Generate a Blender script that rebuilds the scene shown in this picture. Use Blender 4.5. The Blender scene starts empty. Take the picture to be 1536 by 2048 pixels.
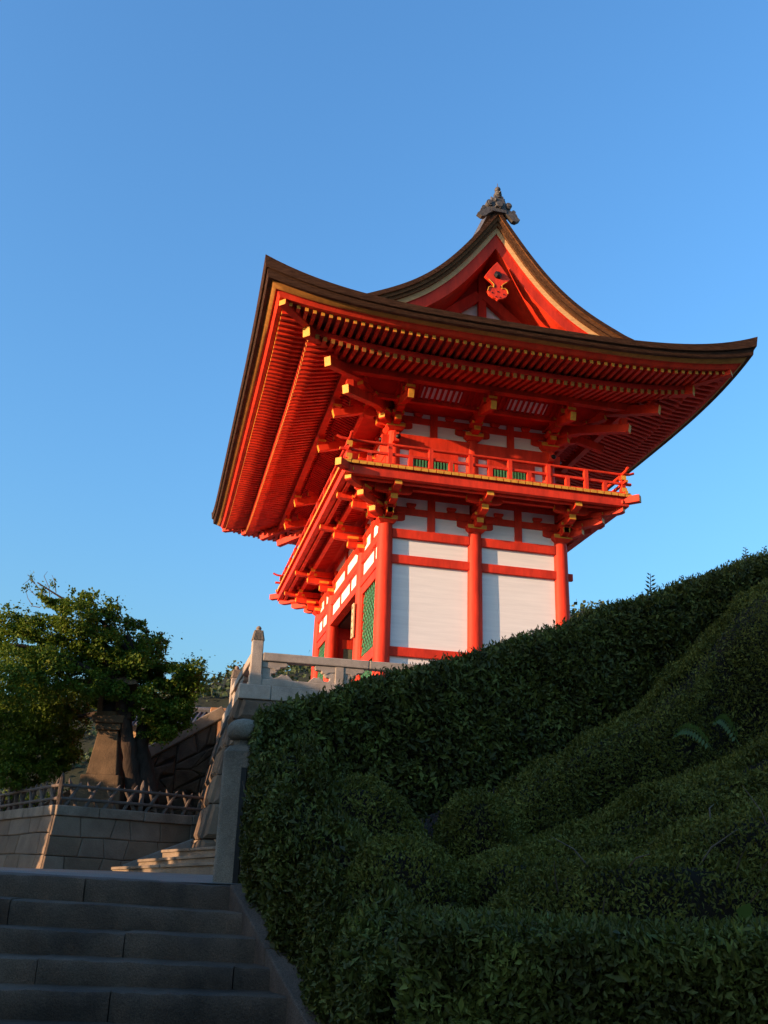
import bpy, bmesh, math, random
import numpy as np
from mathutils import Vector, Matrix

C = bpy.context.scene
COL = C.collection
V = Vector

# ------------------------------------------------------------------ camera
CAM = V((-5.458, -23.709, 0.041))
CR = V((0.97178528, -0.2337956, 0.03119263)).normalized()
CU = V((-0.11170667, -0.3397201, 0.9338693)).normalized()
CF = V((0.20773777, 0.91100487, 0.35625152)).normalized()
FPX = 1932.0
FH = V((CF.x, CF.y, 0)).normalized()      # horizontal forward
RH = V((FH.y, -FH.x, 0))                  # horizontal right
cd = bpy.data.cameras.new('camera')
cam = bpy.data.objects.new('camera', cd)
COL.objects.link(cam)
M3 = Matrix((CR, CU, -CF)).transposed().to_4x4()
cam.matrix_world = Matrix.Translation(CAM) @ M3
cd.sensor_fit = 'VERTICAL'
cd.sensor_height = 36.0
cd.sensor_width = 27.0
cd.lens = FPX / 2048 * 36
cd.clip_end = 4000
cd.clip_start = 0.05
C.camera = cam

# ------------------------------------------------------------------ light
SUN_EL = math.radians(9.2)
SUN_H = V((0.967, 0.255))                 # horizontal heading of the light
w = bpy.data.worlds.new('World'); C.world = w; w.use_nodes = True
nt = w.node_tree; nt.nodes.clear()
sky = nt.nodes.new('ShaderNodeTexSky'); sky.sky_type = 'NISHITA'
sky.sun_disc = False
sky.sun_elevation = SUN_EL
sky.sun_rotation = math.atan2(-SUN_H.x, -SUN_H.y)
sky.altitude = 100; sky.air_density = 1.6; sky.dust_density = 3.2; sky.ozone_density = 6.2
bg = nt.nodes.new('ShaderNodeBackground'); bg.inputs['Strength'].default_value = 0.15
wo = nt.nodes.new('ShaderNodeOutputWorld')
nt.links.new(sky.outputs[0], bg.inputs[0]); nt.links.new(bg.outputs[0], wo.inputs[0])
sl = bpy.data.lights.new('sun', 'SUN'); sl.energy = 2.75; sl.angle = math.radians(0.5)
sl.color = (1.0, 0.62, 0.36)
so = bpy.data.objects.new('sun', sl); COL.objects.link(so)
sdir = V((SUN_H.x * math.cos(SUN_EL), SUN_H.y * math.cos(SUN_EL), -math.sin(SUN_EL)))
so.rotation_euler = sdir.to_track_quat('-Z', 'Y').to_euler()
so.location = (-40, -20, 30)
C.view_settings.view_transform = 'Standard'
C.view_settings.look = 'None'
C.view_settings.gamma = 1
C.view_settings.exposure = 1.80

rnd = random.Random(7)
rng = np.random.default_rng(11)

# ------------------------------------------------------------------ helpers
def PX(u, v, d):
    """world point seen at photo pixel (u,v), d metres ahead (horizontal)"""
    r = CF + CR * ((u - 768) / FPX) - CU * ((v - 1024) / FPX)
    return CAM + r * (d / r.dot(FH))
def QD(q, d, z):
    p = CAM + RH * q + FH * d
    return V((p.x, p.y, z))

WLOC = {}
class MB:
    def __init__(s): s.v = []; s.f = []; s.m = []
    def face(s, pts, m=0):
        i = len(s.v); s.v += [tuple(p) for p in pts]
        s.f.append(list(range(i, i + len(pts)))); s.m.append(m)
    def frame_box(s, o, ax, ay, az, mats=None):
        """o = min corner, ax/ay/az edge vectors; mats order -x +x -y +y -z +z"""
        mats = mats or [0]*6
        i = len(s.v)
        for a in (0, 1):
            for b in (0, 1):
                for c in (0, 1):
                    s.v.append(tuple(o + ax*a + ay*b + az*c))
        q = [(0,1,3,2),(4,6,7,5),(0,4,5,1),(2,3,7,6),(0,2,6,4),(1,5,7,3)]
        for k, fc in enumerate(q):
            s.f.append([i+j for j in fc]); s.m.append(mats[k])
    def box(s, lo, hi, mats=None):
        lo = V(lo); d = V(hi) - lo
        s.frame_box(lo, V((d.x,0,0)), V((0,d.y,0)), V((0,0,d.z)), mats)
    def bar(s, p0, p1, wd, ht, up=V((0,0,1)), m=0, mend0=None, mend1=None):
        """box along p0->p1, centred, wd across, ht along up"""
        p0 = V(p0); p1 = V(p1); a = p1 - p0
        x = a.cross(up).normalized(); z = x.cross(a).normalized()
        s.frame_box(p0 - x*wd/2 - z*ht/2, a, x*wd, z*ht,
                    [m if mend0 is None else mend0, m if mend1 is None else mend1, m, m, m, m])
    def prism(s, poly, o, ax, ay, az, m=0, em=None):
        """poly 2d in (ax,ay) extruded by vector az; em = dict edge->mat"""
        o = V(o); n = len(poly)
        a = [o + ax*p[0] + ay*p[1] for p in poly]
        b = [p + az for p in a]
        i = len(s.v); s.v += [tuple(p) for p in a + b]
        s.f.append([i+k for k in range(n)][::-1]); s.m.append(m)
        s.f.append([i+n+k for k in range(n)]); s.m.append(m)
        for k in range(n):
            k2 = (k+1) % n
            s.f.append([i+k, i+k2, i+n+k2, i+n+k])
            s.m.append(m if not em else em.get(k, m))
    def tube(s, pts, rad, n=8, m=0, cap=True):
        pts = [V(p) for p in pts]
        if not hasattr(rad, '__len__'): rad = [rad]*len(pts)
        rings = []
        prev = None
        for k, p in enumerate(pts):
            t = (pts[min(k+1, len(pts)-1)] - pts[max(k-1, 0)]).normalized()
            x = t.cross(V((0,0,1)) if abs(t.z) < .95 else V((0,1,0))).normalized()
            if prev is not None:
                x2 = prev - t*prev.dot(t)
                if x2.length > 1e-4: x = x2.normalized()
            prev = x
            y = t.cross(x)
            i = len(s.v)
            for j in range(n):
                a = 2*math.pi*j/n
                s.v.append(tuple(p + (x*math.cos(a) + y*math.sin(a))*rad[k]))
            rings.append(i)
        for a, b in zip(rings[:-1], rings[1:]):
            for j in range(n):
                j2 = (j+1) % n
                s.f.append([a+j, a+j2, b+j2, b+j]); s.m.append(m)
        if cap:
            s.f.append([rings[0]+j for j in range(n)][::-1]); s.m.append(m)
            s.f.append([rings[-1]+j for j in range(n)]); s.m.append(m)
    def lathe(s, prof, c, n=20, m=0):
        c = V(c)
        rings = []
        for r, z in prof:
            i = len(s.v)
            for j in range(n):
                a = 2*math.pi*j/n
                s.v.append((c.x + r*math.cos(a), c.y + r*math.sin(a), c.z + z))
            rings.append(i)
        for a, b in zip(rings[:-1], rings[1:]):
            for j in range(n):
                j2 = (j+1) % n
                s.f.append([a+j, a+j2, b+j2, b+j]); s.m.append(m)
        s.f.append([rings[0]+j for j in range(n)][::-1]); s.m.append(m)
        s.f.append([rings[-1]+j for j in range(n)]); s.m.append(m)
    def grid(s, P, m=0, mrow=None):
        """P[i][j] points"""
        ni, nj = len(P), len(P[0]); i0 = len(s.v)
        for r in P: s.v += [tuple(p) for p in r]
        for i in range(ni-1):
            for j in range(nj-1):
                s.f.append([i0+i*nj+j, i0+(i+1)*nj+j, i0+(i+1)*nj+j+1, i0+i*nj+j+1])
                s.m.append(mrow[i] if mrow else m)
    def build(s, name, mats, parent=None, smooth=False, bevel=0, fix=True, label=None):
        if not isinstance(mats, (list, tuple)): mats = [mats]
        vs = np.array(s.v, float)
        lo, hi = vs.min(0), vs.max(0)
        org = V(((lo[0]+hi[0])/2, (lo[1]+hi[1])/2, lo[2]))
        me = bpy.data.meshes.new(name)
        me.from_pydata([tuple(p) for p in (vs - np.array(org))], [], s.f)
        for mt in mats: me.materials.append(mt)
        me.polygons.foreach_set('material_index', s.m)
        if fix:
            bm = bmesh.new(); bm.from_mesh(me)
            bmesh.ops.remove_doubles(bm, verts=bm.verts, dist=1e-5)
            bmesh.ops.recalc_face_normals(bm, faces=bm.faces)
            bm.to_mesh(me); bm.free()
        if smooth:
            me.polygons.foreach_set('use_smooth', [True]*len(me.polygons))
        o = bpy.data.objects.new(name, me); COL.objects.link(o)
        if smooth and smooth != 'full':
            try:
                me.set_sharp_from_angle(angle=math.radians(38))
            except Exception: pass
        place(o, org, parent)
        if bevel:
            b = o.modifiers.new('bevel', 'BEVEL'); b.width = bevel; b.segments = 2
            b.limit_method = 'ANGLE'; b.angle_limit = math.radians(40)
        if label: o['label'] = label
        return o
def place(o, org, parent):
    WLOC[o] = V(org)
    if parent is not None:
        o.parent = parent; o.location = V(org) - WLOC[parent]
    else:
        o.location = org
def thing(name, loc, label, cat, group=None):
    o = bpy.data.objects.new(name, None); COL.objects.link(o)
    o.empty_display_size = .3
    place(o, V(loc), None)
    return tag(o, label, cat, group)
def tag(o, label, cat, group=None, kind=None):
    o['label'] = label; o['category'] = cat
    if group: o['group'] = group
    if kind: o['kind'] = kind
    return o
def struct(o, label=None):
    o['kind'] = 'structure'
    if label: o['label'] = label
    return o

# ------------------------------------------------------------------ materials
def mat(name, col, rough=.6, var=.15, scale=4, bump=0, bscale=30, col2=None, spec=.3, streak=None, metal=0, speck=0):
    m = bpy.data.materials.new(name); m.use_nodes = True
    n = m.node_tree; b = n.nodes['Principled BSDF']
    b.inputs['Roughness'].default_value = rough
    b.inputs['Specular IOR Level'].default_value = spec
    b.inputs['Metallic'].default_value = metal
    geo = n.nodes.new('ShaderNodeNewGeometry')
    mp = n.nodes.new('ShaderNodeMapping')
    n.links.new(geo.outputs['Position'], mp.inputs[0])
    if streak: mp.inputs['Scale'].default_value = streak
    t = n.nodes.new('ShaderNodeTexNoise'); t.inputs['Scale'].default_value = scale
    t.inputs['Detail'].default_value = 6; t.inputs['Roughness'].default_value = .65
    n.links.new(mp.outputs[0], t.inputs[0])
    r = n.nodes.new('ShaderNodeValToRGB')
    r.color_ramp.elements[0].position = .32; r.color_ramp.elements[1].position = .68
    c = V(col[:3]); c2 = V(col2) if col2 else c*(1-var)
    cc = c if col2 else c*(1+var*.6)
    r.color_ramp.elements[0].color = (*c2, 1); r.color_ramp.elements[1].color = (*cc, 1)
    n.links.new(t.outputs[0], r.inputs[0])
    outc = r.outputs[0]
    if speck:
        t2 = n.nodes.new('ShaderNodeTexNoise'); t2.inputs['Scale'].default_value = 140
        t2.inputs['Detail'].default_value = 3
        n.links.new(geo.outputs['Position'], t2.inputs[0])
        mr = n.nodes.new('ShaderNodeMapRange')
        mr.inputs[1].default_value = .35; mr.inputs[2].default_value = .65
        mr.inputs[3].default_value = 1-speck; mr.inputs[4].default_value = 1+speck
        n.links.new(t2.outputs[0], mr.inputs[0])
        mx = n.nodes.new('ShaderNodeVectorMath'); mx.operation = 'SCALE'
        n.links.new(outc, mx.inputs[0]); n.links.new(mr.outputs[0], mx.inputs['Scale'])
        outc = mx.outputs[0]
    n.links.new(outc, b.inputs['Base Color'])
    if bump:
        t3 = n.nodes.new('ShaderNodeTexNoise'); t3.inputs['Scale'].default_value = bscale
        t3.inputs['Detail'].default_value = 5
        n.links.new(mp.outputs[0], t3.inputs[0])
        bp = n.nodes.new('ShaderNodeBump'); bp.inputs['Strength'].default_value = bump
        bp.inputs['Distance'].default_value = .02
        n.links.new(t3.outputs[0], bp.inputs['Height']); n.links.new(bp.outputs[0], b.inputs['Normal'])
    return m
def leafmat(name, cols, rough=.42, trans=.25, spec=.35):
    m = bpy.data.materials.new(name); m.use_nodes = True
    n = m.node_tree; b = n.nodes['Principled BSDF']
    g = n.nodes.new('ShaderNodeNewGeometry')
    r = n.nodes.new('ShaderNodeValToRGB')
    e = r.color_ramp.elements
    for k, c in enumerate(cols):
        p = k/(len(cols)-1)
        if k == 0: e[0].position = 0; e[0].color = (*c, 1)
        elif k == len(cols)-1: e[len(e)-1].position = 1; e[len(e)-1].color = (*c, 1)
        else:
            x = e.new(p); x.color = (*c, 1)
    tx = n.nodes.new('ShaderNodeTexNoise'); tx.inputs['Scale'].default_value = 3.5; tx.inputs['Detail'].default_value = 3
    n.links.new(g.outputs['Position'], tx.inputs[0])
    ma = n.nodes.new('ShaderNodeMath'); ma.operation = 'MULTIPLY_ADD'; ma.inputs[1].default_value = .62
    mb_ = n.nodes.new('ShaderNodeMath'); mb_.operation = 'MULTIPLY_ADD'; mb_.inputs[1].default_value = 1.5; mb_.inputs[2].default_value = -.55
    n.links.new(tx.outputs[0], mb_.inputs[0])
    n.links.new(g.outputs['Random Per Island'], ma.inputs[0]); n.links.new(mb_.outputs[0], ma.inputs[2])
    n.links.new(ma.outputs[0], r.inputs[0])
    n.links.new(r.outputs[0], b.inputs['Base Color'])
    b.inputs['Roughness'].default_value = rough
    b.inputs['Specular IOR Level'].default_value = spec
    tr = n.nodes.new('ShaderNodeBsdfTranslucent')
    n.links.new(r.outputs[0], tr.inputs[0])
    mx = n.nodes.new('ShaderNodeMixShader'); mx.inputs[0].default_value = trans
    out = n.nodes['Material Output']
    n.links.new(b.outputs[0], mx.inputs[1]); n.links.new(tr.outputs[0], mx.inputs[2])
    n.links.new(mx.outputs[0], out.inputs[0])
    return m

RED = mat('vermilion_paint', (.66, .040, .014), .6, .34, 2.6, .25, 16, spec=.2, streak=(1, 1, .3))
REDD = mat('vermilion_shaded', (.46, .017, .009), .65, .3, 2.0, .1, 20, spec=.2)  # darker vermilion copy for undersides and recesses, shade in the colour
OCH = mat('ochre_paint', (.66, .31, .035), .55, .25, 6, spec=.25)
TAN = mat('cedar_shingle_edge', (.62, .37, .16), .8, .25, 5, .15, 40, streak=(1, 1, 8))
WHITE = mat('plaster_white', (.80, .76, .70), .85, .08, 1.3, .1, 9, spec=.1, streak=(.5, .5, 9))
GREEN = mat('green_lattice_paint', (.06, .22, .10), .6, .3, 5)
BARK = mat('cypress_bark_roof', (.115, .062, .036), .95, .5, 3.0, .8, 26, spec=.08)
BARKE = mat('cypress_bark_edge', (.060, .030, .018), .92, .6, 4.0, .9, 30, spec=.08, streak=(1, 1, 9))
VERGEW = mat('verge_bark_cut', (.15, .066, .027), .9, .45, 4, .6, 30, spec=.1, streak=(2, 2, 6))
OCHE = mat('ochre_shaded', (.38, .165, .035), .65, .25, 5, spec=.2)  # darker copy of the ochre, eave shade put into the colour
TILE = mat('grey_roof_tile', (.085, .085, .09), .55, .4, 6, .25, 30)
BLACK = mat('black_iron', (.012, .012, .013), .4, .3, 8, metal=.3)
DARKIN = mat('interior_shade', (.05, .022, .016), .9, .3, 3)  # very dark brown standing for the unlit inside of the gate
SIGN = mat('bare_cypress_board', (.55, .40, .22), .7, .2, 5, streak=(4, 4, .6))
INK = mat('faded_ink', (.10, .06, .04), .8, .2, 5)
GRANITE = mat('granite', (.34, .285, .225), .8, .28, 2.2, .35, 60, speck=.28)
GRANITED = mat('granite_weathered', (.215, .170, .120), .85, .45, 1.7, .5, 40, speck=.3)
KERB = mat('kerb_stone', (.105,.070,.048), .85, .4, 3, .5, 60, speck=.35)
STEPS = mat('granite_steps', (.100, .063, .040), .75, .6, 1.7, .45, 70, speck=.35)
LANT = mat('lantern_stone', (.105, .068, .035), .9, .45, 2.2, .5, 30, speck=.2)
WALLST = mat('wall_stone', (.185, .132, .086), .85, .45, .9, .6, 26, speck=.25)
WALLST2 = mat('wall_stone_rust', (.165, .110, .066), .85, .45, .8, .6, 26, speck=.25)
JOINT = mat('stone_joint', (.05, .042, .035), .95, .3, 9)
SOIL = mat('soil', (.022, .015, .009), 1, .4, 6, .6, 20)
PAVE = mat('landing_paving', (.19, .15, .115), .7, .3, 1.5, .4, 50, speck=.3)
TRUNK = mat('tree_bark', (.036, .024, .016), .95, .6, 6, 1.0, 22, streak=(1, 1, .4))
FENCEW = mat('weathered_log', (.12, .092, .072), .85, .35, 6, .5, 30)
CORE = mat('hedge_inner_shade', (.015, .009, .004), 1, .4, 8)  # near-black, carries the shade deep inside hedges and shrubs
HEDGEL = leafmat('hedge_leaf', [(.040,.036,.007),(.070,.068,.012),(.100,.100,.017),(.19,.20,.036)], .55, .2, .2)
AZAL = leafmat('azalea_leaf', [(.055,.048,.008),(.095,.088,.013),(.135,.125,.019),(.20,.185,.033)], .6, .2, .15)
TREEL = leafmat('tree_leaf', [(.030,.060,.006),(.065,.120,.010),(.11,.165,.014),(.15,.175,.018)], .55, .35, .2)
HILLL = leafmat('hill_leaf', [(.020,.040,.012),(.04,.065,.018),(.07,.08,.022)], .7, .1)
FERN = leafmat('fern_leaf', [(.06,.085,.014),(.09,.125,.02)], .5, .3)
TWIG = mat('twig', (.12,.085,.06), .9, .3, 10)

T = 8.97           # world height of the gate's lower column tops
def G(x, y, z): return V((x, y, z + T))
XV, YV, ZV = V((1,0,0)), V((0,1,0)), V((0,0,1))

# ================================================================== THE GATE
D = 5.0; B1 = 2.62; L = 10.01
YC = L/2
gate = thing('temple_gate', (2.5, YC, 4.37), 'tall two-storey vermilion temple gate with white panels and a sweeping bark roof', 'temple gate')

ZFLOOR = -4.6
# ---- stone podium under the gate
mb = MB(); mb.box(G(-.9, -.9, -5.2), G(D+.9, L+.9, ZFLOOR))
mb.build('podium', GRANITED, gate, bevel=.03)

# ---- columns
def column(x, y, z0, z1, r, name='column'):
    mb = MB()
    mb.lathe([(r*1.02, 0), (r*1.02, .5), (r, (z1-z0)*.6), (r*.95, (z1-z0)-.25), (r*.86, z1-z0)], G(x, y, z0), 28)
    return mb.build(name, RED, gate, smooth=True)
cols_front = [0, B1, L-B1, L]
for x in (0, 2.5, 5):
    for y in ((0, L) if x == 2.5 else cols_front):
        column(x, y, ZFLOOR, 0, .215)
        mb = MB(); mb.lathe([(.36, 0), (.36, .08), (.27, .14)], G(x, y, ZFLOOR-.06), 20)
        mb.build('column_base', GRANITE, gate, smooth=True)
# interior posts of the passage
for y in (B1, L-B1): column(2.5, y, ZFLOOR, 0, .19, 'inner_column')

# ---- side walls (near and far gable sides): panels and rails
def side_wall(y, sgn):
    for x0 in (0, 2.5):
        mb = MB(); mb.box(G(x0+.15, y-.04, ZFLOOR), G(x0+2.35, y+.04, .95))
        mb.build('plaster_panel', WHITE, gate)
        for z0, z1, pr in ((-.38, -.13, .13), (-1.09, -.85, .12), (-3.57, -3.33, .12), (-4.6, -4.38, .13)):
            mb = MB(); mb.box(G(x0+.17, y-pr, z0), G(x0+2.33, y+pr, z1))
            mb.build('rail', RED, gate, bevel=.012)
        # kentozuka strut, tie beam, upper beam in the bracket zone
        mb = MB(); mb.box(G(x0+1.15, y-.10, -.13), G(x0+1.36, y+.10, .86))
        mb.build('strut', RED, gate, bevel=.012)
        mb = MB(); mb.box(G(x0-.0, y-.085, .31), G(x0+2.5, y+.085, .50))
        mb.build('tie_beam', RED, gate, bevel=.01)
        mb = MB(); mb.box(G(x0, y-.09, .80), G(x0+2.5, y+.09, 1.0))
        mb.build('tie_beam', RED, gate, bevel=.01)
side_wall(0, -1); side_wall(L, 1)

# ---- nuki (rail) end noses that stick out at the corner columns
mb = MB()
for z0, z1 in ((-1.09, -.85), (-3.57, -3.33)):
    for (x, y) in ((0, 0), (0, L), (D, 0)):
        sx = -1 if x == 0 else 1; sy = -1 if y == 0 else 1
        mb.box(G(min(x, x+sx*.36), y-.06, z0), G(max(x, x+sx*.36), y+.06, z1))
        mb.box(G(x-.06, min(y, y+sy*.30), z0), G(x+.06, max(y, y+sy*.30), z1))
        break
mb2 = MB()
for z0, z1 in ((-1.07, -.87), (-3.55, -3.35)):
    mb2.box(G(D+.1, -.06, z0), G(D+.34, .06, z1)); mb2.box(G(-.06, L+.1, z0), G(.06, L+.34, z1))
mb2.build('rail_nose', RED, gate, bevel=.01)

# ---- front wall (x=0) and back wall (x=5)
def lattice(x, y0, y1, z0, z1, parent, pitch=.25, wd=.05):
    """diagonal lattice of green bars in plane x, clipped to the rectangle"""
    mb = MB()
    W_, H_ = y1-y0, z1-z0
    for sgn in (1, -1):
        k = -H_
        while k < W_:
            # line y = k + t (sgn 1) or y = k + (H - t)
            t0 = max(0, -k); t1 = min(H_, W_-k)
            if t1 - t0 > .03:
                a = (k+t0, t0); b = (k+t1, t1)
                if sgn < 0: a = (a[0], H_-a[1]); b = (b[0], H_-b[1])
                mb.bar(G(x+.006*sgn, y0+a[0], z0+a[1]), G(x+.006*sgn, y0+b[0], z0+b[1]), .02, wd, up=XV.cross(V((0, b[0]-a[0], b[1]-a[1]))))
            k += pitch
    return mb.build('green_lattice', GREEN, parent, fix=False)
def front_wall(x, sg):
    """sg=-1 for the front (faces -x)"""
    bays = [(0, B1), (B1, L-B1), (L-B1, L)]
    for bi, (y0, y1) in enumerate(bays):
        mb = MB(); mb.box(G(x-.04, y0+.15, -.88), G(x+.04, y1-.15, .95)); mb.build('plaster_panel', WHITE, gate)
        for z0, z1, pr in ((-.38, -.13, .13), (-1.09, -.85, .13)):
            mb = MB(); mb.box(G(x-pr, y0+.17, z0), G(x+pr, y1-.17, z1)); mb.build('rail', RED, gate, bevel=.012)
        ns = 1
        for k in range(ns):
            yc = y0 + (y1-y0)*(k+1)/(ns+1)
            mb = MB(); mb.box(G(x-.10, yc-.1, -.13), G(x+.10, yc+.1, .86)); mb.build('strut', RED, gate, bevel=.01)
        for f_ in ((.64,) if bi == 2 else (.36,) if bi == 0 else (.34, .67)):
            yc = y0 + (y1-y0)*f_
            mb = MB(); mb.box(G(x-.07, yc-.07, -.85), G(x+.07, yc+.07, -.38)); mb.build('strut', RED, gate, bevel=.01)
        for z0, z1 in ((.31, .5), (.8, 1.0)):
            mb = MB(); mb.box(G(x-.085, y0, z0), G(x+.085, y1, z1)); mb.build('tie_beam', RED, gate, bevel=.01)
        if bi != 1:
            wroot = MB()
            ya, yb = y0+.36, y1-.36
            # frame with two lattice openings
            for (za, zb) in ((-1.35, -1.09), (-3.50, -3.22), (-4.6, -4.12)):
                wroot.box(G(x-.10, y0+.18, za), G(x+.10, y1-.18, zb))
            for (p, q) in ((y0+.18, ya), (yb, y1-.18)):
                wroot.box(G(x-.095, p, -4.55), G(x+.095, q, -1.1))
            wf = wroot.build('lattice_window', RED, gate, bevel=.012)
            mbk = MB(); mbk.box(G(x+.05, y0+.2, -4.5), G(x+.08, y1-.2, -1.1)); mbk.build('backing', DARKIN, wf)  # dark sheet in place of the shade behind the lattice
            lattice(x-.03*(-sg), ya, yb, -3.22, -1.35, wf)
            lattice(x-.03*(-sg), ya, yb, -4.12, -3.50, wf)
front_wall(0, -1); front_wall(D, 1)
# passage: ceiling, doors screen inside
mb = MB(); mb.box(G(.2, B1+.1, -1.12), G(4.8, L-B1-.1, -1.04)); mb.build('passage_ceiling', DARKIN, gate)
for y in (B1, L-B1):
    mb = MB(); mb.box(G(.2, y-.05, -4.6), G(4.8, y+.05, -1.1)); mb.build('passage_wall', REDD, gate)
    s = 1 if y == B1 else -1
    for xa, xb in ((.35, 2.25), (2.75, 4.65)):
        f = MB()
        f.box(G(xa, min(y, y+s*.09), -4.2), G(xb, max(y, y+s*.09), -3.6)); f.box(G(xa, min(y, y+s*.09), -1.8), G(xb, max(y, y+s*.09), -1.5))
        fo = f.build('guardian_screen', RED, gate)
        g = MB(); g.box(G(xa+.05, min(y+s*.055, y+s*.075), -3.6), G(xb-.05, max(y+s*.055, y+s*.075), -1.8)); g.build('screen_panel', mat('screen_grey_green', (.16,.17,.11), .8, .5, 9, col2=(.07,.075,.04)), fo)
mb = MB(); mb.box(G(2.42, B1, -1.9), G(2.58, L-B1, -1.1)); mb.build('inner_lintel', REDD, gate)
# vertical name board on the second front column
mb = MB(); mb.box(G(-.28, B1-.13, -2.55), G(-.23, B1+.13, -1.55)); sg_ = mb.build('name_board', SIGN, gate, bevel=.01)
sg_['label'] = 'vertical bare wood board with faded ink characters'
mi = MB()
for k in range(5):
    zc = -1.66 - k*.2
    mi.box(G(-.284, B1-.07, zc-.012), G(-.280, B1+.07, zc+.012)); mi.box(G(-.285, B1-.012, zc-.06), G(-.281, B1+.012, zc+.06))
    mi.box(G(-.286, B1-.06+.03*(k%3), zc-.05), G(-.282, B1-.04+.03*(k%3), zc+.02))
mi.build('faded_writing', INK, sg_)

# ---- brackets
def arm_poly(o0, o1, h, both=False):
    r = [(o1-.20, 0), (o1-.10, .01), (o1-.03, .03), (o1, .055)]
    out = []
    if both: out += [(o0, .055), (o0+.03, .03), (o0+.10, .01), (o0+.20, 0)]
    else: out += [(o0, 0)]
    out += r + [(o1, h), (o0, h)]
    return out
def block(mb, c, s, h, z, diag=False, och=1):
    """bearing block: tapered below, its y faces are ochre end grain"""
    lo = s*.66/2; hi = s/2
    zs = (z, z+h*.45, z+h)
    rings = [lo, hi, hi]
    i = len(mb.v)
    for rr, zz in zip(rings, zs):
        for sx, sy in ((-1,-1),(1,-1),(1,1),(-1,1)):
            x, y = sx*rr, sy*rr
            if diag: x, y = (x-y)*.7071, (x+y)*.7071
            mb.v.append(tuple(G(c[0]+x, c[1]+y, zz)))
    for k in (0, 1):
        a = i + k*4
        for j in range(4):
            j2 = (j+1) % 4
            mb.f.append([a+j, a+j2, a+4+j2, a+4+j]); mb.m.append(och if j in (0, 2) and k == 1 else 0)
    mb.f.append([i, i+3, i+2, i+1]); mb.m.append(0)
    mb.f.append([i+8, i+9, i+10, i+11]); mb.m.append(0)
def bracket(c, dirs, zb, th=.24, sp=.42, steps=3, tail=None, h=.18):
    mb = MB()
    # large bearing block with projecting lip
    block(mb, c, .54, .20, zb-.02)
    root = mb.build('bracket_set', [RED, OCH], gate, bevel=.008)
    for (nx, ny, k_) in dirs:
        n = V((nx, ny, 0)); t = V((-ny, nx, 0))
        dg = k_ > 1.2
        a = MB()
        for k in range(steps):
            o1 = sp*(k+1)*k_ + .10
            z = zb + .11 + th*k
            wd = .19
            # end face (edge between last lower pt and top) is ochre
            pl = arm_poly(-.15, o1, h)
            ne = len(pl)
            a.prism(pl, G(c[0], c[1], z) - t*wd/2, n, ZV, t*wd, 0, {ne-3: 1})
            cc = V(c) if len(c) == 3 else V((c[0], c[1], 0))
            b = cc + n*(o1-.13)
            block(a, (b.x, b.y), .33, .14, z+h-.005, diag=dg)
        a.build('projecting_arm', [RED, OCH], root, fix=True)
        if not dg:
            a = MB()
            for k, (oo, hl) in enumerate(((0, .52), (0, .80), (sp*(steps-1), .50), (sp*steps, .50))):
                z = zb + .11 + th*min(k, steps-1) + (th if k == 3 else 0)*.0
                if k == 2: z = zb + .11 + th*(steps-1)
                if k == 3: z = zb + .11 + th*steps - .02
                if k == 4: z = zb + .11 + th
                wd = .14
                o = G(c[0], c[1], z) + n*(oo - wd/2)
                pl = arm_poly(-hl, hl, h, True)
                a.prism(pl, o, t, ZV, n*wd, 0, {0: 0, 7: 1, 9: 1})
                for q in (-1, 1):
                    b = V((c[0], c[1], 0)) + n*oo + t*(q*(hl-.12))
                    block(a, (b.x, b.y), .26, .11, z+h-.005, och=0)
            a.build('cross_arm', [RED, OCH], root)
    return root
S2 = 1.41421
NEAR, FRONT, FAR, BACK = (0,-1,1), (-1,0,1), (0,1,1), (1,0,1)
def dg(a, b): return (a/S2, b/S2, S2)
def brackets(zb, ins, **kw):
    bracket((ins, ins), [NEAR, FRONT, dg(-1,-1)], zb, **kw)
    bracket((2.5, ins), [NEAR], zb, **kw)
    bracket((D-ins, ins), [NEAR, BACK, dg(1,-1)], zb, **kw)
    bracket((ins, B1), [FRONT], zb, **kw)
    bracket((ins, L-B1), [FRONT], zb, **kw)
    bracket((ins, L-ins), [FRONT, FAR, dg(-1,1)], zb, **kw)
    bracket((D-ins, L-ins), [BACK, FAR, dg(1,1)], zb, **kw)
    bracket((D-ins, B1), [BACK], zb, **kw)
    bracket((D-ins, L-B1), [BACK], zb, **kw)
brackets(0, 0, th=.235, sp=.42, h=.19)

# ---- balcony: beams, coving, floor boards, edge planks
OV = 1.5
def ringbar(o, z0, z1, wd, name, m, parent, mats=None, uz=None, bevel=.01):
    """square ring of bars centred at overhang o"""
    mb = MB()
    a, b = -o-wd/2, -o+wd/2
    mb.box(G(a, a, z0), G(D-a, b, z1)); mb.box(G(a, L-b, z0), G(D-a, L-a, z1))
    mb.box(G(a, b, z0), G(b, L-b, z1)); mb.box(G(D-b, b, z0), G(D-a, L-b, z1))
    return mb.build(name, m, parent, bevel=bevel)
balc = ringbar(OV-.14, .745, .985, .16, 'balcony', RED, gate)
ringbar(OV-.30, .70, .80, .1, 'balcony_beam', RED, balc)
# floor
mb = MB(); mb.box(G(-OV+.06, -OV+.06, .985), G(D+OV-.06, L+OV-.06, 1.035)); mb.build('balcony_floor', REDD, balc)
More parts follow.
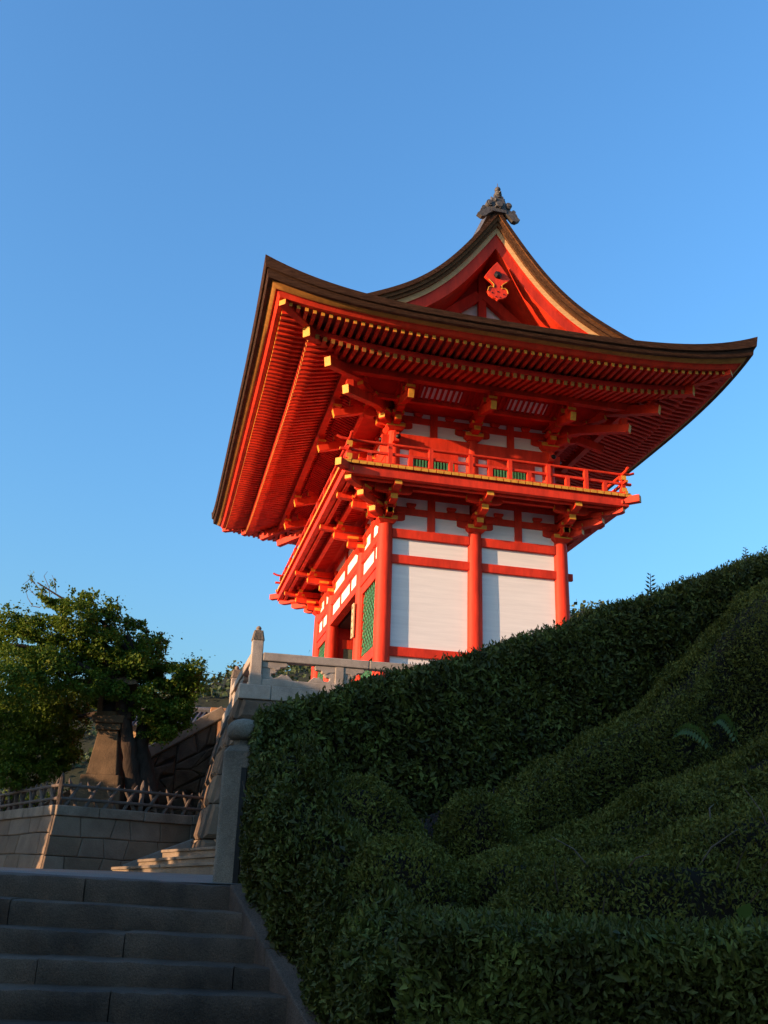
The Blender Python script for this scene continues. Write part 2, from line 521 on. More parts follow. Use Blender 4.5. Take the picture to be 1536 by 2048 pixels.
# plank ends
mb = MB()
pw = .205
def planks(x0, x1, f):
    n = int((x1-x0)/pw)
    p = (x1-x0)/n
    for k in range(n): f(x0+k*p+.010, x0+(k+1)*p-.010)
planks(-OV, D+OV, lambda a, b: mb.box(G(a, -OV-.02, 1.0), G(b, -OV+.35, 1.085), [0,0,1,0,0,0]))
planks(-OV, D+OV, lambda a, b: mb.box(G(a, L+OV-.35, 1.0), G(b, L+OV+.02, 1.085), [0,0,0,1,0,0]))
planks(-OV+.36, L+OV-.36, lambda a, b: mb.box(G(-OV-.02, a, 1.0), G(-OV+.35, b, 1.085), [1,0,0,0,0,0]))
planks(-OV+.36, L+OV-.36, lambda a, b: mb.box(G(D+OV-.35, a, 1.0), G(D+OV+.02, b, 1.085), [0,1,0,0,0,0]))
mb.build('floor_planks', [REDD, OCH], balc)
# coving board with ribs under the balcony
def coving(ins, o0, z0, o1, z1, name, parent, ribs_white=False, sides=('n','f','b','F')):
    mb = MB()
    for sd in sides:
        # build in local 2D along side
        if sd == 'n': P = lambda s, o, z: G(s, ins-o, z); a, b = 0, D
        if sd == 'F': P = lambda s, o, z: G(s, L-ins+o, z); a, b = 0, D
        if sd == 'f': P = lambda s, o, z: G(ins-o, s, z); a, b = 0, L
        if sd == 'b': P = lambda s, o, z: G(D-ins+o, s, z); a, b = 0, L
        def Q(s, o, z): return P(min(max(s, a-o), b+o), o, z)
        mb.face([P(a-o0+ins, o0, z0), P(b+o0-ins, o0, z0), P(b+o1-ins, o1, z1), P(a-o1+ins, o1, z1)], 0)
        if ribs_white:
            stops = [0, 2.5, D] if sd in 'nF' else []
            for s0, s1 in zip(stops[:-1], stops[1:]):
                c_ = (s0+s1)/2; w_ = min(.55, (s1-s0)*.24)
                mb.face([P(c_-w_, o0+.12, z0+(z1-z0)*.2-.012), P(c_+w_, o0+.12, z0+(z1-z0)*.2-.012), P(c_+w_, o1-.12, z1-(z1-z0)*.2-.012), P(c_-w_, o1-.12, z1-(z1-z0)*.2-.012)], 1)
        n = int((b-a)/.155)
        for k in range(n+1):
            s = a + (b-a)*k/n
            mb.bar(P(s, o0, z0-.02), P(s, o1, z1-.02), .055 if not ribs_white else .07, .03)
    return mb.build(name, [REDD, WHITE], parent, fix=False)
coving(0, .30, .93, 1.16, .90, 'coving', balc)
mb = MB()
for (x0, x1, y0, y1) in ((0, D, -.42, 0), (0, D, L, L+.42), (-.42, 0, 0, L), (D, D+.42, 0, L)):
    mb.box(G(x0, y0, .94), G(x1, y1, .97))
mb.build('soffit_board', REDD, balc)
ringbar(.80, .72, .86, .13, 'balcony_beam', RED, balc)
# corner hip beams of the balcony
for (cx, cy, sx, sy) in ((0,0,-1,-1),(D,0,1,-1),(0,L,-1,1),(D,L,1,1)):
    mb = MB()
    mb.bar(G(cx+sx*.6, cy+sy*.6, .93), G(cx+sx*1.66, cy+sy*1.66, .93), .19, .20, mend1=1)
    mb.build('corner_beam', [RED, OCH], balc, bevel=.01)
# ---- railing
rl = MB()
RO = 1.34
rail_root = None
def railside(p0, p1, n, first=True):
    p0 = V(p0); p1 = V(p1); e = (p1-p0).normalized(); ln = (p1-p0).length
    mb = MB()
    ext = e*.24
    # cap rail (round), middle rail, ground rail
    pts = [p0-e*.34+ZV*.755, p0-e*.2+ZV*.70, p0+e*.1+ZV*.675, p1-e*.1+ZV*.675, p1+e*.2+ZV*.70, p1+e*.34+ZV*.755]
    mb.tube(pts, .038, 8)
    mb.bar(p0-ext+ZV*.40, p1+ext+ZV*.40, .07, .065, mend0=1, mend1=1)
    mb.bar(p0-ext*.8+ZV*.08, p1+ext*.8+ZV*.08, .09, .10, mend0=1, mend1=1)
    r = mb.build('railing', [RED, OCH], gate)
    for k in range(n+1):
        p = p0 + (p1-p0)*k/n
        m = MB(); m.box(p+V((-.055,-.055,.03)), p+V((.055,.055,.66 if k % 2 == 0 or k in (0, n) else .37)))
        if k in (0, n):
            m.box(p+V((-.075,-.075,.50)), p+V((.075,.075,.62)), [0,0,1,1,0,0])
            m.box(p+V((-.08,-.08,.13)), p+V((.08,.08,.26)), [0,0,1,1,0,0])
        m.build('railing_post', [RED, OCH], r)
ZR = 1.04
railside(G(-RO, -RO, ZR), G(D+RO, -RO, ZR), 14)
railside(G(-RO, L+RO, ZR), G(D+RO, L+RO, ZR), 14)
railside(G(-RO, -RO, ZR), G(-RO, L+RO, ZR), 22)
railside(G(D+RO, -RO, ZR), G(D+RO, L+RO, ZR), 22)

# ---- upper storey
UI = .2
uc = [(UI,UI),(2.5,UI),(D-UI,UI),(UI,B1),(UI,L-B1),(UI,L-UI),(D-UI,B1),(D-UI,L-B1),(2.5,L-UI),(D-UI,L-UI)]
for x, y in uc: column(x, y, 1.03, 2.86, .19, 'upper_column')
def upper_wall(a, b, axis, c, out):
    """bay from a to b along axis at coordinate c; out=-1/+1 outward sign"""
    def BX(mb, s0, s1, z0, z1, d0, d1, mats=None):
        lo, hi = min(c+out*d0, c+out*d1), max(c+out*d0, c+out*d1)
        if axis == 'x': mb.box(G(s0, lo, z0), G(s1, hi, z1), mats)
        else: mb.box(G(lo, s0, z0), G(hi, s1, z1), mats)
    m = MB(); BX(m, a, b, 1.03, 4.3, -.05, .03); m.build('plaster_panel', WHITE, gate)
    for z0, z1, pr in ((2.34, 2.78, .13), (1.03, 1.18, .13)):
        m = MB(); BX(m, a+.1, b-.1, z0, z1, -.05, pr); m.build('rail', RED, gate, bevel=.012)
    mid = (a+b)/2
    m = MB(); BX(m, mid-.105, mid+.105, 2.78, 3.75, -.05, .10); m.build('strut', RED, gate, bevel=.01)
    for z0, z1 in ((3.18, 3.36), (3.58, 3.95)):
        m = MB(); BX(m, a, b, z0, z1, -.05, .09); m.build('tie_beam', RED, gate, bevel=.01)
    # lattice window of upright green bars
    hw = min(.62, (b-a)*.27)
    f = MB()
    for s0, s1 in ((mid-hw-.09, mid-hw), (mid+hw, mid+hw+.09)): BX(f, s0, s1, 1.18, 2.34, -.05, .11)
    BX(f, mid-hw, mid+hw, 2.10, 2.34, -.05, .105)
    fo = f.build('lattice_window', RED, gate)
    k = MB(); BX(k, mid-hw, mid+hw, 1.18, 2.10, .03, .045); k.build('backing', DARKIN, fo)  # dark sheet in place of the shade behind the bars
    g = MB(); n = int(hw*2/.085)
    for i in range(n):
        s = mid-hw + (i+.5)*2*hw/n
        BX(g, s-.022, s+.022, 1.18, 2.10, .045, .085)
    g.build('green_lattice', GREEN, fo)
for a, b in ((UI, 2.5), (2.5, D-UI)):
    upper_wall(a, b, 'x', UI, -1); upper_wall(a, b, 'x', L-UI, 1)
for a, b in ((UI, B1), (B1, L-B1), (L-B1, L-UI)):
    upper_wall(a, b, 'y', UI, -1); upper_wall(a, b, 'y', D-UI, 1)
# rail noses with black nail covers at the upper corners
for (x, y, sx, sy) in ((UI,UI,-1,-1),(D-UI,UI,1,-1),(UI,L-UI,-1,1)):
    m = MB()
    m.box(G(min(x, x+sx*.36), y-.09, 2.42), G(max(x, x+sx*.36), y+.09, 2.72))
    m.box(G(x-.088, min(y, y+sy*.34), 2.43), G(x+.088, max(y, y+sy*.34), 2.71))
    r = m.build('rail_nose', RED, gate, bevel=.015)
    k = MB()
    pts = [(.0, .075), (.03, .065), (.06, .03), (.065, .005)]
    for (o, ax) in ((V((x+.05, y+sy*.34, 0)), V((0, sy, 0))), (V((x+sx*.36, y, 0)), V((sx, 0, 0)))):
        k.tube([G(o.x, o.y, 2.57) + ax*q for q, _ in pts], [q for _, q in pts], 10)
    k.tube([G(x+.02, y-.21*(-sy)*-1*-1 if False else y+sy*.20, 2.57), G(x+.02, y+sy*.27, 2.57)], [.07, .03], 10)
    k.build('nail_cover', BLACK, r, smooth=True)

brackets(2.86, UI, th=.24, sp=.40, steps=3)
# coving of white ribs below the eaves, soffit
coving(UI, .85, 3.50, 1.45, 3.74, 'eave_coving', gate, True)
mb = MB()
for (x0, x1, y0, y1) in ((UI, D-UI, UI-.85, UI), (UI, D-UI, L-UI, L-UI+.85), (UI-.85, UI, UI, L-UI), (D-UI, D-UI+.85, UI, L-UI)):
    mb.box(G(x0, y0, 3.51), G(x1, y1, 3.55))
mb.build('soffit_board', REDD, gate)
ringbar(.85-UI, 3.40, 3.53, .12, 'eave_beam', RED, gate)
ringbar(1.52, 3.58, 3.80, .19, 'eave_purlin', RED, gate)

# ---- tail rafters
def tailr(p_end, p_in, w_, h_):
    m = MB(); m.bar(p_in, p_end, w_, h_, mend1=1); return m.build('tail_rafter', [RED, OCH], gate, bevel=.012)
for x in (UI, 2.5, D-UI):
    tailr(G(x, -1.68, 3.13), G(x, .1, 3.62), .17, .24); tailr(G(x, L+1.68, 3.13), G(x, L-.1, 3.62), .17, .24)
for y in (UI, B1, L-B1, L-UI):
    tailr(G(-1.56, y, 3.17), G(.1, y, 3.64), .17, .24); tailr(G(D+1.56, y, 3.17), G(D-.1, y, 3.64), .17, .24)
# struts standing on the tail rafters up to the purlin
m_ = None
def tail_block(x, y):
    m = MB(); block(m, (x, y), .24, .13, 3.30); m.box(G(x-.07, y-.07, 3.40), G(x+.07, y+.07, 3.60)); m.build('tail_block', [RED, OCH], gate)
for x in (UI, 2.5, D-UI): tail_block(x, -1.50)
for y in (UI, B1, L-B1, L-UI): tail_block(-1.46, y)
for (cx, cy, sx, sy) in ((0,0,-1,-1),(D,0,1,-1),(0,L,-1,1),(D,L,1,1)):
    def dgp(o, z): return G(cx+sx*o, cy+sy*o, z)
    for (o1, z1, o0, z0, w_, h_, nm) in ((1.55, 3.05, .1, 3.45, .20, .24, 'corner_tail_rafter'), (2.16, 3.44, .2, 3.98, .20, .26, 'corner_tail_rafter'),
                                 (2.84, 3.79, .3, 4.25, .22, .26, 'hip_rafter'), (3.56, 4.10, 2.3, 3.99, .20, .22, 'hip_rafter')):
        m = MB(); m.bar(dgp(o0, z0), dgp(o1, z1), w_, h_, mend1=1); m.build(nm, [RED, OCH], gate, bevel=.012)
    m = MB()
    for o, z0, z1 in ((1.42, 3.18, 3.38), (1.98, 3.58, 3.72)):
        pp = dgp(o, 0); m.box(V((pp.x-.09, pp.y-.09, z0+T)), V((pp.x+.09, pp.y+.09, z1+T)))
    m.build('corner_block', RED, gate)

# ---- eaves
EO = 4.1
XH, YH = D/2+EO, L/2+EO
def side_pt(k, a, din):
    """k side 0 near 1 front 2 far 3 back; a in [-1,1]; din inset"""
    hx, hy = XH-din, YH-din
    if k == 0: return (2.5 + a*hx, YC - hy)
    if k == 2: return (2.5 + a*hx, YC + hy)
    if k == 1: return (2.5 - hx, YC + a*hy)
    return (2.5 + hx, YC + a*hy)
def UP(a, k=0): 
    a = abs(a)
    if k in (1, 3): a = max(0, (a*YH - (YH-XH*.98))/(XH*.98))   # the long sides stay level longer
    return .25*a**2.2 + .75*a**4.2 if a > 0 else 0
prof = [(0.00,4.19,4.97,0),(.035,4.065,4.69,0),(.05,4.055,4.67,3),(.085,4.06,4.68,0),(.115,3.96,4.46,0),(.125,3.95,4.44,3),(.23,3.952,4.435,1),(.27,3.922,4.35,1),(.34,3.898,4.29,2),(.38,3.905,4.30,2),(.40,3.885,4.27,2),(.46,3.825,4.16,2),(.64,3.825,4.16,2)]
NA = 48
eave = MB()
for k in range(4):
    P = []
    for (din, zm, zc, m) in prof:
        P.append([G(*side_pt(k, -1+2*j/NA, din), zm + (zc-zm)*UP(-1+2*j/NA, k)) for j in range(NA+1)])
    eave.grid(P, mrow=[p[3] for p in prof])
roof_pts_d = np.array([0,1.3,2.64,3.6,4.35,4.93,5.52,5.95,6.3,6.6])
roof_pts_z = np.array([4.19,4.74,5.45,5.95,6.43,6.9,7.54,8.17,8.72,9.08])
pc = np.polyfit(roof_pts_d, roof_pts_z, 5)
def PR(d):
    z = float(np.polyval(pc, d))
    if d < .6: z = 4.19 + (float(np.polyval(pc, .6))-4.19)*d/.6
    return z
roof = MB()
VY = 1.87      # inset of the gable verge from the eave edge
ND = 26
for sg, k in ((-1, 1), (1, 3)):
    P = []
    for i in range(ND+1):
        d = (XH)*i/ND
        hy = YH - min(d, VY)
        row = []
        for j in range(NA+1):
            a = -1+2*j/NA
            z = PR(d) + .78*UP(a, k)*max(0, 1-d/3.2)**1.6
            row.append(G(2.5+sg*(XH-d), YC+a*hy, z))
        P.append(row)
    roof.grid(P, 0)
for sg, k in ((-1, 0), (1, 2)):
    P = []
    for i in range(15):
        d = 3.3*i/14
        P.append([G(2.5+(-1+2*j/NA)*(XH-d), YC+sg*(YH-d), PR(d) + .78*UP(-1+2*j/NA, k)*max(0, 1-d/3.2)**1.6 - (.03 if d > VY else 0)) for j in range(NA+1)])
    roof.grid(P, 0)
roof_o = roof.build('roof', [BARK], gate, smooth='full')
eave.build('eave_edge', [BARKE, OCHE, RED, BARK], roof_o, smooth=True)
# verge layers and bargeboards on both gables
vprof = [(0.0,0.0,0),(.13,.0,3),(.13,.05,3),(.24,.05,0),(.24,.10,3),(.34,.10,3),(.34,.17,1),(.48,.20,2),(.48,.24,2),(.80,.25,2),(.80,.36,2)]
for sy in (-1, 1):
    yv = YC + sy*(YH-VY)
    vg = MB(); bgd = MB()
    for sx in (-1, 1):
        P = []
        n = 30
        for (dr, ins, m) in vprof:
            row = []
            for i in range(n+1):
                d = VY + (XH-VY)*i/n
                sl = (PR(min(d+.03, 6.6))-PR(d-.03))/(.06 if d+.03 < 6.6 else .03)
                f = (math.sqrt(1+sl*sl)*.62 + .38)
                row.append(G(2.5+sx*(XH-d), yv - sy*ins, PR(d)+.02 - dr*f))
            P.append(row)
        vg.grid(P[:8], mrow=[p[2] for p in vprof][:7])
        bgd.grid(P[7:], mrow=[0]*3)
        # back of the board / soffit running to the gable wall
        row2 = [V((p.x, yv - sy*1.65, p.z)) for p in P[-1]]
        bgd.grid([P[-1], row2])
    vg.build('verge_edge', [BARKE, TAN, TAN, VERGEW], roof_o, smooth=True)
    bgd.build('bargeboard', [RED], roof_o, smooth=True)
    # gable wall
    yg = yv - sy*1.6
    gw = MB()
    for sx in (-1, 1):
        P = [[], []]
        for i in range(20):
            d = 1.9 + (XH-1.9)*i/19
            x = 2.5+sx*(XH-d)
            P[0].append(G(x, yg, 4.8)); P[1].append(G(x, yg, max(4.85, PR(d)-.3)))
        gw.grid(P)
    gwo = gw.build('gable_wall', WHITE, gate)
    for sx in (-1, 1):
        gb = MB(); gb.prism([(0, 7.25), (sx*2.0, 5.60), (sx*3.3, 5.42), (sx*1.3, 6.9), (0, 8.3)], G(2.5, yg+sy*.008, 0), XV, ZV, YV*sy*.03)
        gb.build('gable_board', REDD, gwo)
    st = MB()
    y0, y1 = sorted((yg+sy*.045, yg+sy*.18))
    st.box(G(2.38, y0, 5.2), G(2.62, y1, 7.9))
    st.build('gable_post', RED, gwo, bevel=.01)
    st = MB()
    st.box(G(.1, y0, 5.85), G(4.9, y1-.01 if sy > 0 else y1, 6.05)); st.box(G(-.6, y0, 5.1), G(5.6, y1+sy*.0, 5.36))
    st.build('gable_beam', RED, gwo)
    for sx in (-1, 1):
        b_ = MB(); b_.bar(G(2.5+sx*.10, yg+sy*.12, 7.12), G(2.5+sx*1.9, yg+sy*.12, 5.62), .16, .30, up=V((0, sy, 0)).cross(V((sx, 0, -1))))
        b_.build('gable_brace', RED, gwo)
        b_ = MB(); b_.box(G(2.5+sx*1.15-.12, y0, 5.6), G(2.5+sx*1.15+.12, y1+.02, 6.5)); b_.box(G(2.5+sx*1.15-.25, y0, 6.3), G(2.5+sx*1.15+.25, y1+.04, 6.5)); b_.build('gable_block', RED, gwo)
    # carved pendant (gegyo) with black boss
    yp = yv - sy*.22
    out = [(0,-.98),(.06,-.93),(.16,-.90),(.28,-.82),(.33,-.70),(.30,-.58),(.22,-.52),(.14,-.55),(.13,-.44),(.20,-.36),(.30,-.28),(.42,-.18),(.30,.02),(.12,.28),(0,.42)]
    out = [(x*.9, z*.9-.08) for x, z in out]
    poly = out + [(-x, z) for x, z in out[::-1][1:-1]]
    g = MB(); g.prism(poly, G(2.5, yp, 7.12), XV, ZV, YV*(.09*(-sy)*-1))
    go = g.build('gable_pendant', RED, roof_o, bevel=.012)
    k = MB(); k.tube([G(2.5, yp, 6.97), G(2.5, yp+sy*.13, 6.97), G(2.5, yp+sy*.18, 6.97)], [.13, .12, .05], 6)
    k.build('boss', BLACK, go)
    for sx in (-1, 1):
        for (xx, zz, rr) in ((.09, 6.60, .026), (.17, 6.37, .022), (.0, 6.43, .022), (.06, 6.26, .018)):
            if xx == 0 and sx > 0: continue
            k = MB(); k.tube([G(2.5+sx*xx, yp+sy*.095, zz), G(2.5+sx*xx, yp+sy*.105, zz)], [rr, rr*.9], 8)
            k.build('hollow_shade_disc', BLACK, go)  # raised black disc painted in place of a hollow's shade
    k = MB()
    for sx in (-1, 1):
        pts = [G(2.5+sx*x*.9, yp+sy*.1, 7.04+z*.9) for x, z in [(.30,-.28),(.20,-.36),(.13,-.44),(.14,-.55),(.22,-.52),(.30,-.58),(.33,-.70)]]
        k.tube(pts, .014, 5)
    k.build('gilt_edge', OCH, go)

# ---- ridge and its end ornaments
rg = MB()
ya, yb = YC-(YH-VY)+.08, YC+(YH-VY)-.08
rg.box(G(2.5-.30, ya, 8.92), G(2.5+.30, yb, 9.10))
for k, (hw, z0, z1) in enumerate(((.22, 9.10, 9.17), (.25, 9.17, 9.20), (.20, 9.20, 9.27), (.23, 9.27, 9.30), (.18, 9.30, 9.38))):
    rg.box(G(2.5-hw, ya+.1, z0), G(2.5+hw, yb-.1, z1))
rg.tube([G(2.5, ya+.05, 9.42), G(2.5, yb-.05, 9.42)], .10, 10)
rgo = rg.build('ridge', TILE, roof_o)
for sy in (-1, 1):
    y = YC + sy*(YH-VY-.05)
    o = MB()
    n = V((0, sy, 0))
    plate = [(-.26,0),(.26,0),(.24,.22),(.18,.45),(.15,.62),(-.15,.62),(-.18,.45),(-.24,.22)]
    o.prism(plate, G(2.5, y, 8.98) - n*.1, XV, ZV, n*.22)
    for sx in (-1, 1):
        wing = [(.20,.0),(.36,-.10),(.48,-.24),(.60,-.26),(.74,-.16),(.66,-.08),(.62,.03),(.48,.10),(.34,.16),(.22,.22)]
        o.prism([(sx*a, b) for a, b in wing], G(2.5, y, 8.98) - n*.06, XV, ZV, n*.16)
        o.tube([G(2.5+sx*.33, y-sy*.12, 9.27), G(2.5+sx*.33, y+sy*.14, 9.27)], [.115, .115], 14)
        o.tube([G(2.5+sx*.33, y+sy*.14, 9.27), G(2.5+sx*.33, y+sy*.17, 9.27)], [.07, .06], 12)
        o.tube([G(2.5+sx*.52, y-sy*.10, 9.08), G(2.5+sx*.52, y+sy*.10, 9.08)], [.075, .075], 12)
        o.tube([G(2.5+sx*.22, y, 9.40), G(2.5+sx*.20, y, 9.56), G(2.5+sx*.24, y, 9.62)], [.07, .05, .02], 8)
    o.lathe([(.10,0),(.15,.04),(.13,.09),(.155,.14),(.12,.19),(.14,.24),(.09,.30),(.10,.34),(.06,.38)], G(2.5, y, 9.50), 14)
    o.lathe([(.02,0),(.08,.03),(.105,.09),(.08,.15),(.03,.18),(.012,.22),(.01,.34)], G(2.5, y, 9.86), 12)
    o.tube([G(2.5, y+sy*.10, 9.25), G(2.5, y+sy*.18, 9.25)], [.14, .11], 14)
    for k in range(9):
        a_ = rnd.uniform(-1, 1); zz = rnd.uniform(9.05, 9.75)
        o.lathe([(.01,0),(.045,.02),(.05,.05),(.02,.08)], G(2.5+a_*.13, y+sy*.12, zz), 7)
    o.v = [((x-2.5)*.86+2.5, y_, (z-T-8.98)*.88+8.98+T) for x, y_, z in o.v]
    o.build('ridge_ornament', mat('ornament_tile', (.085,.08,.075), .6, .45, 12, .3, 40), roof_o, smooth=True)

# ---- rafters
def rafter_z(k, a, tier):
    if tier == 0: return 3.765 + .335*UP(a, k)
    return 3.48 + .31*UP(a, k)
RAFT = []           # (distance, tier, geometry)
for k in range(4):
    half = (XH if k in (0, 2) else YH)
    n = int(2*(half-.75)/.2)
    for i in range(n+1):
        s = -(half-.75) + 2*(half-.75)*i/n
        corner = half - abs(s)             # distance from eave corner line
        def pt(din, z, s=s, k=k):
            if k == 0: return G(2.5+s, YC-(YH-din), z)
            if k == 2: return G(2.5+s, YC+(YH-din), z)
            if k == 1: return G(2.5-(XH-din), YC+s, z)
            return G(2.5+(XH-din), YC+s, z)
        a0 = min(1, abs(s)/(half-.6)); a1 = min(1, abs(s)/(half-1.35))
        # outer (flying) rafter
        d0, d1 = .58, min(1.5, corner-.06)
        if d1 - d0 > .06:
            z0 = rafter_z(k, a0, 0); z1 = z0 + .03*(d1-d0)
            RAFT.append((k, 0, pt(d0, z0), pt(d1, z1), s))
        d0, d1 = 1.34, min(4.25, corner-.06)
        if d1 - d0 > .06:
            u = .31*UP(a1, k)
            z0 = 3.48 + u; z1 = 3.48 + .25*(d1-d0) + u*(1-(d1-d0)/2.91*.85)
            RAFT.append((k, 1, pt(d0, z0), pt(d1, z1), s))
vis = [r for r in RAFT if r[0] == 0 and r[1] == 0]
vis += sorted([r for r in RAFT if r[0] == 1 and r[1] == 0], key=lambda r: r[4])
vis = vis[:100]
ids = set(id(r) for r in vis)
for r in vis:
    m = MB(); m.bar(r[2], r[3], .088, .10, mend0=1); m.build('rafter', [RED, OCH], gate)
m = MB()
for r in RAFT:
    if id(r) not in ids: m.bar(r[2], r[3], .088 if r[1] == 0 else .10, .10 if r[1] == 0 else .115, mend0=1)
ro = m.build('rafter', [RED, OCHE], gate, fix=False); ro['kind'] = 'stuff'  # remaining tips take the darker ochre, with shade in its colour
# soffit boards above both tiers and the kioi board between
sb = MB(); ki = MB()
for k in range(4):
    hf = XH if k in (0, 2) else YH
    def row(din, f):
        return [G(*side_pt(k, -1+2*j/NA, din), f(-1+2*j/NA)) for j in range(NA+1)]
    sb.grid([row(.62, lambda a: 3.765+.335*UP(a,k)+.058), row(1.5, lambda a: 3.79+.335*UP(a,k)+.058)])
    sb.grid([row(1.38, lambda a: 3.48+.31*UP(a,k)+.065), row(4.25, lambda a: 3.48+.25*2.91+.05*UP(a,k)+.065)])
    P = [row(1.33, lambda a: 3.48+.31*UP(a,k)+.065), row(1.31, lambda a: 3.48+.31*UP(a,k)+.20), row(1.46, lambda a: 3.48+.31*UP(a,k)+.20), row(1.46, lambda a: 3.48+.31*UP(a,k)+.065), row(1.33, lambda a: 3.48+.31*UP(a,k)+.065)]
    ki.grid(P)
sb.build('soffit_board', mat('soffit_grey', (.26, .042, .036), .8, .3, 5), gate, fix=False)
ki.build('eave_fillet', REDD, gate, fix=False)

# ================================================================== TERRACE
TF = 4.0      # coping top (world z)
YT = -2.2     # rail line
# retaining wall with battered, curved corner
prof_b = [(-3.62, 3.66), (-3.72, 3.2), (-3.86, 2.6), (-3.98, 2.0), (-4.10, 1.4), (-4.25, .7), (-4.42, -.3)]
def stone_face(mb, P00, P10, P11, P01, rows, wavg, seed, dep=.05, gap=.012, nrm=None, m=0, mj=1, irregular=.25, bulge=None):
    """irregular ashlar on a bilinear quad: every stone a pillowed block"""
    r_ = random.Random(seed)
    P00, P10, P11, P01 = map(V, (P00, P10, P11, P01))
    def S(u, v): return (P00*(1-u) + P10*u)*(1-v) + (P01*(1-u) + P11*u)*v
    n = (P10-P00).cross(P01-P00).normalized()
    if nrm is not None and n.dot(nrm) < 0: n = -n
    mb.face([P00-n*.02, P10-n*.02, P11-n*.02, P01-n*.02], mj)
    W_ = (P10-P00).length; H_ = (P01-P00).length
    hs = [r_.uniform(.75, 1.25) for _ in range(rows)]; t = sum(hs); vs = [0]
    for h in hs: vs.append(vs[-1]+h/t)
    # jittered row lines
    jit = [[0]*9] + [[r_.uniform(-.12, .12)/rows*irregular*4 for _ in range(9)] for _ in range(rows-1)] + [[0]*9]
    def VL(k, u):
        x = u*8; i = min(7, int(x)); f = x-i
        return vs[k] + jit[k][i]*(1-f) + jit[k][i+1]*f
    for k in range(rows):
        us = [0.0]
        while us[-1] < 1:
            us.append(us[-1] + wavg/W_*r_.uniform(.6, 1.45))
        us[-1] = 1.0
        if len(us) > 2 and us[-1]-us[-2] < .4*wavg/W_: us.pop(-2)
        sk = [0] + [r_.uniform(-.3, .3)*wavg/W_*irregular*2 for _ in us[1:-1]] + [0]
        for i in range(len(us)-1):
            a0, a1 = us[i]-sk[i], us[i]+sk[i]; b0, b1 = us[i+1]-sk[i+1], us[i+1]+sk[i+1]
            q = [(a0, VL(k, us[i])), (b0, VL(k, us[i+1])), (b1, VL(k+1, us[i+1])), (a1, VL(k+1, us[i]))]
            c = (sum(p[0] for p in q)/4, sum(p[1] for p in q)/4)
            def ins(p, g): 
                du = (c[0]-p[0])*W_; dv = (c[1]-p[1])*H_
                return (p[0] + math.copysign(min(abs(du), g), du)/W_, p[1] + math.copysign(min(abs(dv), g), dv)/H_)
            dd = dep*r_.uniform(.7, 1.3)
            base = [S(*ins(p, gap)) - n*.02 for p in q]
            mid = [S(*ins(p, gap)) + n*dd*.45 for p in q]
            top = [S(*ins(p, gap+dep*.7)) + n*dd for p in q]
            mm = m if r_.random() < .65 else (m+2)
            for A, B in ((base, mid), (mid, top)):
                for j in range(4):
                    j2 = (j+1) % 4
                    mb.face([A[j], A[j2], B[j2], B[j]], mm)
            mb.face(top, mm)
TERST = mat('terrace_stone', (.125, .090, .060), .9, .5, 1.1, .7, 24, speck=.25)
terr = thing('stone_terrace', (1, 4, 0), 'high stone retaining wall with a battered corner carrying the gate terrace', 'terrace wall')
wl = MB()
YF = 6.6
for (xa, za), (xb, zb) in zip(prof_b[:-1], prof_b[1:]):
    oa = -3.62 - xa; ob = -3.62 - xb
    stone_face(wl, (xb, YF, zb), (xb, YT-.12-ob, zb), (xa, YT-.12-oa, za), (xa, YF, za), 1, .8, int(za*100)+1, .10, .015, V((-1,0,.2)), 0, 1)
    stone_face(wl, (xb, YT-.12-ob, zb), (7, YT-.12-ob, zb), (7, YT-.12-oa, za), (xa, YT-.12-oa, za), 1, .85, int(za*100)+2, .10, .015, V((0,-1,.2)), 0, 1)
wl.build('retaining_wall', [TERST, JOINT, WALLST2], terr, fix=False)
cp = MB()
cp.box(V((-3.72, YT-.22, 3.66)), V((-3.02, YT+.22, 3.98)))
x = -3.02
while x < 7:
    x2 = x + rnd.uniform(1.7, 2.3); cp.box(V((x+.006, YT-.21, 3.66)), V((x2, YT+.21, 3.975))); x = x2
y = YT+.22
while y < 2.6:
    y2 = min(2.6, y + rnd.uniform(1.2, 1.8)); cp.box(V((-3.71, y+.006, 3.66)), V((-3.1, y2, 3.975))); y = y2
cp.build('coping', GRANITE, terr, bevel=.02)
fl = MB(); fl.box(V((-3.1, YT+.2, 3.5)), V((20, 30, 3.94))); struct(fl.build('terrace_floor', mat('bounce_gravel', (.46,.41,.34), .95, .2, 3, .4, 60), None))  # floor colour made pale to bounce sunlight onto the gate walls

# balustrade
bal = thing('stone_balustrade', (-3.37, YT, 4.0), 'carved granite balustrade with capped posts along the terrace edge below the gate', 'balustrade')
def bal_post(p, h=1.02, s=.125):
    m = MB()
    m.box(p+V((-s,-s,0)), p+V((s,s,h)))
    m.box(p+V((-s-.012,-s-.012,0)), p+V((s+.012,s+.012,.26)))
    o = m.build('post', GRANITE, bal, bevel=.018)
    c = MB()
    # fluted square cap, then a bud
    for k in range(7):
        a = -s*.98 + 2*s*.98*(k+.5)/7
        for q in (-1, 1):
            c.tube([p+V((a, q*s*1.02, h)), p+V((a*.66, q*s*.72, h+.20))], .018, 5)
            c.tube([p+V((q*s*1.02, a, h)), p+V((q*s*.72, a*.66, h+.20))], .018, 5)
    i = len(c.v)
    c.prism([(-s,0),(s,0),(s*.66,.20),(-s*.66,.20)], p+V((0,-s*.7,h)), XV, ZV, YV*s*1.4)
    c.prism([(-s,0),(s,0),(s*.66,.20),(-s*.66,.20)], p+V((-s*.7,0,h)), YV, ZV, XV*s*1.4)
    c.box(p+V((-s*.8,-s*.8,h+.19)), p+V((s*.8,s*.8,h+.225)))
    c.lathe([(.085,0),(.07,.02),(.055,.04),(.065,.07),(.045,.105),(.01,.125)], p+V((0,0,h+.22)), 12)
    c.build('post_cap', GRANITED, o)
    return o
P0 = V((-3.37, YT, 3.98))
